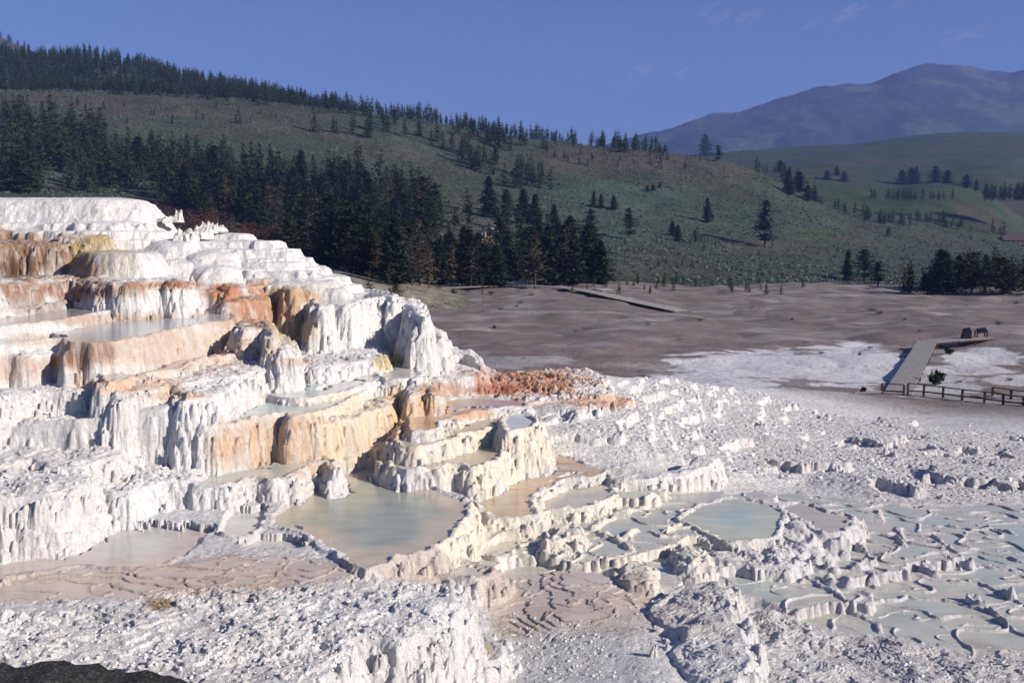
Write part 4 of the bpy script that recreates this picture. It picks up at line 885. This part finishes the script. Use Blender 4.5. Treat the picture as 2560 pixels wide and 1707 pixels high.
# sagebrush speckling the slopes
def clump(seed):
    r = np.random.RandomState(seed); m = []
    for i in range(9):
        c = r.normal(size=3)*[.3, .3, .16]+[0, 0, .3]; d1 = r.normal(size=3); d1 /= np.linalg.norm(d1); d2 = np.cross(d1, r.normal(size=3)); d2 /= np.linalg.norm(d2)
        m += [c+d1*.34, c+d2*.28, c-d1*.34, c-d2*.28]
    return np.array(m), np.arange(36).reshape(-1, 4)
CL = [clump(i) for i in range(5)]
ns = 34000
a_ = rng.uniform(-.62, .66, ns); Ys_ = 200+(rng.random(ns)**.8)*440; X_ = a_*Ys_
keep = fbm(X_/25, Ys_/25, 3, 411)+rng.normal(0, .25, ns) > -.15; X_ = X_[keep]; Ys_ = Ys_[keep]; Z_ = hillf(X_, Ys_)
for i in range(len(X_)):
    V, F_ = CL[i % 5]; s_ = rng.uniform(.4, 1.15); VV.append(V*s_+[X_[i], Ys_[i], Z_[i]-.05]); FF.append(F_+nv); nv += 36
o = mesh_np('sagebrush', np.concatenate(VV), np.concatenate(FF), SAGE, smooth=False); tag(o, 'grey-green sagebrush speckling the open hillside', 'sagebrush', kind='stuff')

# ================================================================ loose stones on the crust
VV = []; FF = []; nv = 0
def stone(seed):
    r = np.random.RandomState(seed); t = (1+5**.5)/2
    V = np.array([(-1,t,0),(1,t,0),(-1,-t,0),(1,-t,0),(0,-1,t),(0,1,t),(0,-1,-t),(0,1,-t),(t,0,-1),(t,0,1),(-t,0,-1),(-t,0,1)], float)/1.9
    V = V*(1+r.uniform(-.35, .35, (12, 1)))*r.uniform(.5, 1.2, 3)
    F_ = np.array([(0,11,5),(0,5,1),(0,1,7),(0,7,10),(0,10,11),(1,5,9),(5,11,4),(11,10,2),(10,7,6),(7,1,8),(3,9,4),(3,4,2),(3,2,6),(3,6,8),(3,8,9),(4,9,5),(2,4,11),(6,2,10),(8,6,7),(9,8,1)])
    return V, F_
ST = [stone(i) for i in range(8)]
def strew(poly, n_, smin, smax):
    global nv
    P = np.array(poly, float); lo = P.min(0); hi = P.max(0)
    uu = rng.uniform(lo[0], hi[0], n_); vv = rng.uniform(lo[1], hi[1], n_); k = sdist(P, uu, vv) < 0
    for u_, v_ in zip(uu[k], vv[k]):
        X, Y, Z = cast(u_, v_, near_h, 8.4, 100, 700)
        if Z != Z: continue
        V, F_ = ST[rng.integers(8)]; s_ = smin*(smax/smin)**(rng.random()**2.2)
        VV.append(V*s_+[X, Y, Z+s_*.15]); FF.append(F_+nv); nv += 12
strew([(380,1520),(500,1475),(1120,1470),(1140,1560),(1100,1700),(0,1700),(0,1560)], 1500, .01, .04)
strew([(1250,1530),(1480,1560),(1560,1700),(1250,1700)], 350, .012, .035)
strew([(1640,1640),(2000,1600),(2560,1650),(2560,1700),(1640,1700)], 200, .012, .045)
strew([(1350,960),(1600,940),(1950,1010),(2560,1080),(2560,1240),(1900,1190),(1500,1130)], 500, .03, .10)
strew([(0,985),(400,980),(460,1010),(0,1060)], 150, .02, .05)
strew([(0,1190),(420,1170),(420,1210),(0,1230)], 100, .02, .07)
o = mesh_np('rubble', np.concatenate(VV), np.concatenate(FF), ROCKL, smooth=False); tag(o, 'small broken white travertine fragments strewn over the crust', 'rubble', kind='stuff')
# ================================================================ boardwalks
def P3(u, v, z): X, Y = on_level(u, v, z); return Vector((X, Y, z))
def boardwalk(name, label, C, wd, th=.12, gap=.30, leg=.75):
    """planked deck along centre points C (3D)."""
    e = empty(name, C[0]); m = MB(); fr = MB(); tot = 0
    inv = Vector(C[0])
    for a, b in zip(C[:-1], C[1:]):
        a = Vector(a); b = Vector(b); d = b-a; Ls = d.length; d.normalize(); r = d.cross(Vector((0, 0, 1))).normalized(); k = max(1, int(Ls/gap))
        for i in range(k):
            p = a+d*Ls*(i+.5)/k-inv; q = .004*((i*7) % 3)
            m.beam(p-r*wd/2+Vector((0, 0, q)), p+r*wd/2+Vector((0, 0, q)), Ls/k-.012, .05)
        for s in (-1, 1):
            fr.beam(a+r*s*(wd/2-.06)-inv-Vector((0, 0, .05+th/2)), b+r*s*(wd/2-.06)-inv-Vector((0, 0, .05+th/2)), .06, th)
            kk = max(1, int(Ls/2.4))
            for i in range(kk+1):
                p = a+d*Ls*i/kk+r*s*(wd/2-.06)-inv; fr.beam(p-Vector((0, 0, .06)), p-Vector((0, 0, leg)), .10, .10)
    m.build('deck', WOOD, e); fr.build('support_frame', RAIL, e); tag(e, label, 'boardwalk'); return e
zA = .42
a0 = P3(2243, 986, zA); a1 = P3(2319, 852, zA+.05)
boardwalk('boardwalk', 'straight grey plank boardwalk running away across the white crust', [a0, a1], 1.75)
b0 = P3(2322, 853, zA+.06); b1 = P3(2466, 843, zA+.1)
boardwalk('boardwalk', 'short grey boardwalk spur leading right to the two sign panels', [b0, b1], 2.0)
c0 = P3(2208, 983, zA-.06); c1 = P3(2262, 986, zA-.06); c2 = P3(2430, 1000, zA-.02); c3 = P3(2640, 1014, zA)
boardwalk('boardwalk', 'railed grey boardwalk crossing the dark culvert at right', [c0, c1, c2, c3], 2.0)
def railing(tops, label):
    """tops: (u, v_top, v_foot) of each post."""
    PB = [P3(u, vf, zA-.05) for (u, vt, vf) in tops]; PT = [b+Vector((0, 0, (vf-vt)*b.y/FPX*1.0)) for b, (u, vt, vf) in zip(PB, tops)]
    e = empty('handrail', PB[0]); o = PB[0]
    for b, t in zip(PB, PT):
        MB().beam(b-o-Vector((0, 0, .35)), t-o, .11, .11).build('post', RAIL, e)
    d = Vector((0, 0, 0))
    for i in range(len(PB)-1):
        MB().beam(PT[i]-o+Vector((0, 0, .03)), PT[i+1]-o+Vector((0, 0, .03)), .14, .05).build('top_rail', RAIL, e)
        m1 = (PT[i]*.45+PB[i]*.55)-o; m2 = (PT[i+1]*.45+PB[i+1]*.55)-o
        MB().beam(m1, m2, .05, .09).build('middle_rail', RAIL, e)
    tag(e, label, 'railing', 'brown timber railings of the boardwalk'); return e
railing([(2204,959,990),(2259,962,993)], 'short brown rail section closing the corner of the boardwalk')
railing([(2269,958,991),(2309,963,991.5),(2357,968,997),(2405,974,1003),(2461,980,1009),(2507,987,1016),(2558,992,1020),(2610,999,1027)], 'long front brown timber railing running off to the right')
railing([(2481,968,990),(2527,975,999),(2580,981,1003)], 'rear brown timber railing at the right edge')
# far boardwalk
def G3(u, v, dz): X, Y, Z = cast(u, v, near_h, 60, 203, 2500); return Vector((X, Y, Z+dz))
fc = [(1090,722),(1200,717),(1300,715),(1400,719),(1450,725),(1500,735),(1560,749),(1640,766),(1705,780)]
fp = [G3(u, v+4, .35) for (u, v) in fc]
for i in range(1, len(fp)-1): fp[i].z = max(fp[i].z, (fp[i-1].z+fp[i+1].z)/2-.1)
boardwalk('boardwalk', 'distant pale boardwalk curving along the edge of the brown flat', fp, 2.6, th=.06, gap=.6, leg=.18)
boardwalk('viewing_platform', 'small square bench platform beside the distant boardwalk', [G3(1500,733,.7), G3(1524,737,.7)], 3.0, gap=.5)
# sign panels
def sign(u0, u1, v0, v1, label, solid):
    b0 = P3(u0, v1, zA+.15); w_ = (u1-u0)*b0.y/FPX; H = (v1-v0)*b0.y/FPX
    e = empty('sign_panel', (b0.x+w_/2, b0.y, b0.z-.02)); m = MB()
    V = [(-w_/2, -.35, H*.45), (w_/2-.05, -.35, H*.60), (w_/2, .35, H*1.0), (-w_/2+.25, .35, H*.86)]
    V2 = [(x, y, z-.06) for (x, y, z) in V]; m.add(V+V2, [(0,1,2,3), (7,6,5,4), (0,4,5,1), (1,5,6,2), (2,6,7,3), (3,7,4,0)]); m.build('panel', SIGNM, e)
    if solid:
        q = MB(); q.add([(-w_/2+.02, -.3, 0), (w_/2-.03, -.3, 0), (w_/2-.03, .3, 0), (-w_/2+.02, .3, 0), (-w_/2+.02, -.3, H*.42), (w_/2-.07, -.3, H*.56), (w_/2-.04, .3, H*.93), (-w_/2+.24, .3, H*.8)],
              [(0,1,2,3)[::-1], (4,5,6,7), (0,1,5,4), (1,2,6,5), (2,3,7,6), (3,0,4,7)]); q.build('pedestal', SIGNM, e)
    else:
        for sx, h_ in ((-w_/2+.12, .44), (w_/2-.10, .62)):
            MB().beam((sx, -.25, 0), (sx, -.25, H*h_), .10, .10).build('leg', SIGNM, e)
            MB().beam((sx, .25, 0), (sx, .25, H*(h_+.28)), .10, .10).build('leg', SIGNM, e)
    tag(e, label, 'sign'); return e
sign(2403, 2427, 818, 845, 'left dark sloped sign stand with solid base on the boardwalk spur', True)
sign(2437, 2467, 818, 842, 'right dark sloped sign panel on open legs at the spur end', False)

# ================================================================ shrubs and tufts on the flat
def shrub(u, v, hp, wp, label, seed, group=None, fn=None, dense=120, mat=SHRUB):
    X, Y, Z = cast(u, v, near_h, 40, 203, 2500); H = hp*Y/FPX; W_ = wp*Y/FPX/2
    r = np.random.RandomState(seed); V = []
    nb = 7; ba = r.rand(nb)*2*pi; st_ = MB(); C_ = []
    for i in range(nb):
        tip = np.array([cos(ba[i])*W_*.75*r.uniform(.3, 1), sin(ba[i])*W_*.75*r.uniform(.3, 1), H*r.uniform(.5, .92)]); C_.append(tip)
        st_.tube([(0, 0, 0), tuple(tip*.5+[0, 0, H*.05]), tuple(tip)], [.03*H, .02*H, .008*H], 4)
    for i in range(dense):
        c = C_[r.randint(nb)]*r.uniform(.45, 1.05)+r.normal(size=3)*[W_*.16, W_*.16, H*.10]; c[2] = max(c[2], .03)
        L_ = H*r.uniform(.07, .15); d1 = r.normal(size=3); d1 /= np.linalg.norm(d1); d2 = np.cross(d1, r.normal(size=3)); d2 /= np.linalg.norm(d2)
        V += [c+d1*L_, c+d2*L_*.6, c-d1*L_, c-d2*L_*.6]
    e = empty('shrub', (X, Y, Z-.02)); st_.build('stem', BARK, e)
    mesh_np('foliage', np.array(V), np.arange(len(V)).reshape(-1, 4), mat, e, smooth=False); tag(e, label, 'shrub', group); return e
shrub(2338, 962, 34, 58, 'loose knobby shrub behind the long railing', 1, dense=420)
shrub(2374, 887, 22, 34, 'dark compact shrub below the boardwalk spur', 2, dense=300)
shrub(2496, 812, 10, 30, 'flat dark shrub on the brown flat right of the signs', 3)
SH = [(2180,778,8,40),(2200,786,8,34),(1748,804,9,44),(1235,822,9,18),(1210,718,8,22),(1228,738,10,24),(1135,739,14,20),(1065,758,12,28),(1040,735,16,30),(1095,728,12,20),(2052,885,7,24),(2175,872,6,24),(2150,889,7,14),(1980,802,6,14),(2010,858,5,30),(2470,700,6,20),(2540,760,6,30),(2395,957,7,24),(2525,952,7,24),(1560,795,5,40),(1300,760,5,20),(1290,768,5,16),(1250,775,6,24),(1620,812,5,26),(2260,802,6,16),(1440,830,4,20),(1700,850,4,26),(1330,740,6,18),(2300,830,5,30),(1880,770,4,20)]
for i, (u, v, hp, wp) in enumerate(SH): shrub(u, v, hp*1.35, wp*1.15, 'low olive tuft growing on the brown flat', 10+i, 'tufts on the brown flat', dense=110)

# ================================================================ bleached stumps on the dome
def splinter(specs, name, label, where, cat='tree stump'):
    """specs: list of (dx, dy, height, radius, leanx, leany)."""
    e = empty(name, where); r = random.Random(len(label))
    for (dx, dy, H, R_, lx, ly) in specs:
        V = []; F_ = []; n_ = 22; K = 9
        for k in range(K):
            t = k/(K-1)
            for i in range(n_):
                a = 2*pi*i/n_; jag = 1 if k < K-2 else 1-.0
                rad = R_*(1.35-.70*t**.9)*(1+.22*sin(a*5+dx*9)+.12*sin(a*11+k*.6)+r.uniform(-.06, .06))
                z = t*H*.72+(r.uniform(-.5, .2)*H*.10*(t**3))+(.13*H*sin(a*2+dx*9)+.05*H*sin(a*5+dx*5))*t*t
                V.append((dx+cos(a)*rad+lx*t*H, dy+sin(a)*rad+ly*t*H, z))
        for k in range(K-1):
            for i in range(n_): F_.append((k*n_+i, k*n_+(i+1) % n_, (k+1)*n_+(i+1) % n_, (k+1)*n_+i))
        V.append((dx+lx*H, dy+ly*H, H*.5)); c = len(V)-1
        for i in range(n_): F_.append(((K-1)*n_+i, (K-1)*n_+(i+1) % n_, c))
        MB().add(V, F_).build('splintered_wood', DEADW, e, smooth=False)
    tag(e, label, cat); return e
def W(u, v, Y): X, Y_, Z = at_depth(u, v, Y); return (float(X), Y_, float(Z))
splinter([(0,0,.62,.30,-.05,0),(.22,-.05,.55,.20,.2,0),(-.15,.1,.4,.2,-.3,0)], 'tree_stump', 'squat bleached stump with dark hollow left side', W(463,607,36.6))
splinter([(0,0,.62,.24,.15,0),(.22,.1,.70,.20,.12,.05),(-.16,0,.66,.12,.55,0),(.1,-.15,.4,.26,.1,0)], 'tree_stump', 'tall bleached stump with splintered top', W(496,598,37.2))
splinter([(0,0,.55,.18,.0,0),(.18,.1,.5,.16,.3,0)], 'tree_stump', 'right narrow bleached stump beside the tall one', W(514,584,37.8))
splinter([(0,0,.32,.26,.4,0),(.2,0,.22,.2,.3,0)], 'tree_stump', 'low rounded grey stump at the right end of the stumps', W(537,580,38.2))
splinter([(0,0,.6,.15,.02,0),(-.35,0,.28,.36,-.25,0),(-.75,.1,.22,.26,-.2,0)], 'tree_stump', 'pointed grey snag on a layered root slab', W(446,556,39.0))
# stump in the foreground
fx, fy, fz = cast(1632, 1640, near_h, 8.4, 60, 3000)
s1 = splinter([(0,0,.26,.045,.10,0),(.05,.02,.20,.03,-.1,0)], 'wood_snag', 'small upright grey wood snag casting a long shadow in the foreground', (fx, fy, fz-.03), 'snag')
# culvert and bleached branch left of the corner rail
g = G3(2170, 985, .02); e = empty('plank_end', g); MB().beam((-.9, 0, .05), (.9, .15, .12), .22, .08).build('plank', WOOD, e); MB().beam((-.3, .3, 0), (-.1, .35, .35), .5, .05).build('plank', RAIL, e)
tag(e, 'loose weathered planks lying left of the corner railing', 'planks')
# house at the right edge
hx, hy, hz = hit(2540, 612, 200); e = empty('house', (hx, hy, hz-.3)); s_ = 1.0
def box(m, x0, y0, z0, x1, y1, z1):
    return m.add([(x0,y0,z0),(x1,y0,z0),(x1,y1,z0),(x0,y1,z0),(x0,y0,z1),(x1,y0,z1),(x1,y1,z1),(x0,y1,z1)], [(0,3,2,1),(4,5,6,7),(0,1,5,4),(1,2,6,5),(2,3,7,6),(3,0,4,7)])
PINKW = mat_plain('pinkish_wall', (.10,.075,.075), (.16,.12,.115), .6, s2=3, bd=.02); ROOFM = mat_plain('red_roof', (.07,.045,.045), (.11,.07,.068), .8, s2=4, bd=.03); GLS = mat_plain('window_glass', (.02,.025,.035), (.04,.045,.06), 1, s2=3, bd=0.001, rough=.15)
box(MB(), -8, 0, 0, 10, 8, 3.2).build('wall', PINKW, e)
MB().add([(-8.6,-.6,3.1),(10.6,-.6,3.1),(10.6,8.6,3.1),(-8.6,8.6,3.1),(-8.6,4,6.4),(10.6,4,6.4)], [(0,1,5,4),(2,3,4,5),(0,4,3),(1,2,5),(0,3,2,1)]).build('roof', ROOFM, e)
for x in (-6, -2.5, 4, 7.5): box(MB(), x, -.05, 1.0, x+1.5, -.003, 2.3).build('window', GLS, e)
box(MB(), .8, -.06, .05, 1.8, -.003, 2.2).build('door', RAIL, e); box(MB(), 6, 4.5, 4.5, 6.9, 5.4, 7.2).build('chimney', PINKW, e)
tag(e, 'low house with dull red roof at the far right edge', 'house')
# dark boulder at the bottom left corner
V = []; F_ = []; nu, nv_ = 90, 50
cx, cy = on_level(150, 1745, 6.2)
for j in range(nv_+1):
    ph = j/nv_*pi*.5
    for i in range(nu):
        a = 2*pi*i/nu; V.append((cos(a)*cos(ph)*2.0, sin(a)*cos(ph)*.9, sin(ph)))
V = np.array(V); dn = fbm(V[:, 0]*1.1+3, V[:, 1]*1.1+V[:, 2], 4, 501)*.35+fbm(V[:, 0]*6, V[:, 1]*6+V[:, 2]*5, 3, 505)*.06
V = V*(1+dn[:, None]*[.6, .6, .5]); V[:, 2] = np.minimum(V[:, 2], .62+dn*.35)*2.0
for j in range(nv_):
    for i in range(nu): F_.append((j*nu+i, j*nu+(i+1) % nu, (j+1)*nu+(i+1) % nu, (j+1)*nu+i))
BC = W(150, 1722, 8.0)
V[:, 2] += BC[2]-V[:, 2].max()+.0
o = mesh_np('boulder', V*[1, 1, 1]+[BC[0]-.45, BC[1], 0], F_, DARKR); o.data.polygons.foreach_set('use_smooth', [True]*len(o.data.polygons)); tag(o, 'dark grey boulder in the bottom left corner', 'boulder')
# rock outcrop on the hillside
CLIFF = mat_plain('pale_cliff', (.30,.22,.17), (.50,.40,.33), .5, (.16,.11,.09), 1.2, 1, .5)
ox, oy, oz = hit(1235, 618, 150)
V = []; F_ = []
nu, nv_ = 120, 34; Wd = 130*oy/FPX; Hd = 62*oy/FPX
for j in range(nv_):
    for i in range(nu):
        u_ = i/(nu-1); v_ = j/(nv_-1); top = (sin(pi*u_)**.5)*(.75+.25*sin(u_*5))
        V.append(((u_-.5)*Wd, v_*v_*Hd*.8, v_*Hd*top))
V = np.array(V); nn = np.abs(fbm(V[:, 0]/1.2, V[:, 2]/6, 3, 511))*2.2; V[:, 1] -= nn*np.sin(pi*np.clip(V[:, 2]/Hd, 0, 1)); V[:, 2] += fbm(V[:, 0]/1.1, V[:, 2], 3, 515)*.5
for j in range(nv_-1):
    for i in range(nu-1): F_.append((j*nu+i, j*nu+i+1, (j+1)*nu+i+1, (j+1)*nu+i))
o = mesh_np('rock_outcrop', V+[ox, oy, oz-1.2], F_, CLIFF); tag(o, 'pale fluted rock outcrop exposed among firs on the hillside', 'outcrop')
# faint far clouds, thin bodies of droplets high beyond the mountain
m, t, b = nodes('cloud_air'); t.nodes.remove(b)
pv = t.nodes.new('ShaderNodeVolumePrincipled'); pv.inputs['Color'].default_value = (1, .9, .88, 1); pv.inputs['Density'].default_value = 1.1e-3
t.links.new(pv.outputs[0], [x for x in t.nodes if x.type == 'OUTPUT_MATERIAL'][0].inputs['Volume'])
import bmesh
bm = bmesh.new(); cr_ = random.Random(3); from mathutils import Matrix
for (u, v, w_, h_) in ((1765,26,34,10),(1800,45,44,16),(1872,42,60,18),(2128,30,56,18),(2060,60,80,12),(2085,56,40,8),(1600,178,70,14),(1702,180,30,16),(2375,100,90,20),(2440,84,60,18),(1870,70,30,8),(1555,212,60,8),(2270,4,60,10)):
    for k in range(11):
        X, Y, Z = at_depth(u+cr_.uniform(-.4, .4)*w_, v+cr_.uniform(-.3, .3)*h_, 12000); q = 12000/FPX
        M = Matrix.Translation((X, Y+cr_.uniform(-300, 300), Z)) @ Matrix.Rotation(cr_.uniform(-.25, .25), 4, 'Y') @ Matrix.Diagonal((w_*q*cr_.uniform(.08, .26), 200, h_*q*cr_.uniform(.08, .26), 1))
        bmesh.ops.create_icosphere(bm, subdivisions=2, radius=1, matrix=M)
me = bpy.data.meshes.new('clouds'); bm.to_mesh(me); bm.free(); me.materials.append(m); o = bpy.data.objects.new('clouds', me); COL.objects.link(o); tag(o, 'faint pinkish wisps of cloud high in the blue sky', 'clouds', kind='stuff')
# ================================================================ haze
m, t, b = nodes('air'); t.nodes.remove(b)
pv = t.nodes.new('ShaderNodeVolumePrincipled'); pv.inputs['Color'].default_value = (.30, .44, 1, 1); pv.inputs['Density'].default_value = 1.3e-4; pv.inputs['Anisotropy'].default_value = .0
t.links.new(pv.outputs[0], [x for x in t.nodes if x.type == 'OUTPUT_MATERIAL'][0].inputs['Volume'])
hz_ = box(MB(), -9500, -60, -75, 9500, 9500, 1150).build('haze', m); tag(hz_, kind='stuff')
print('done build')
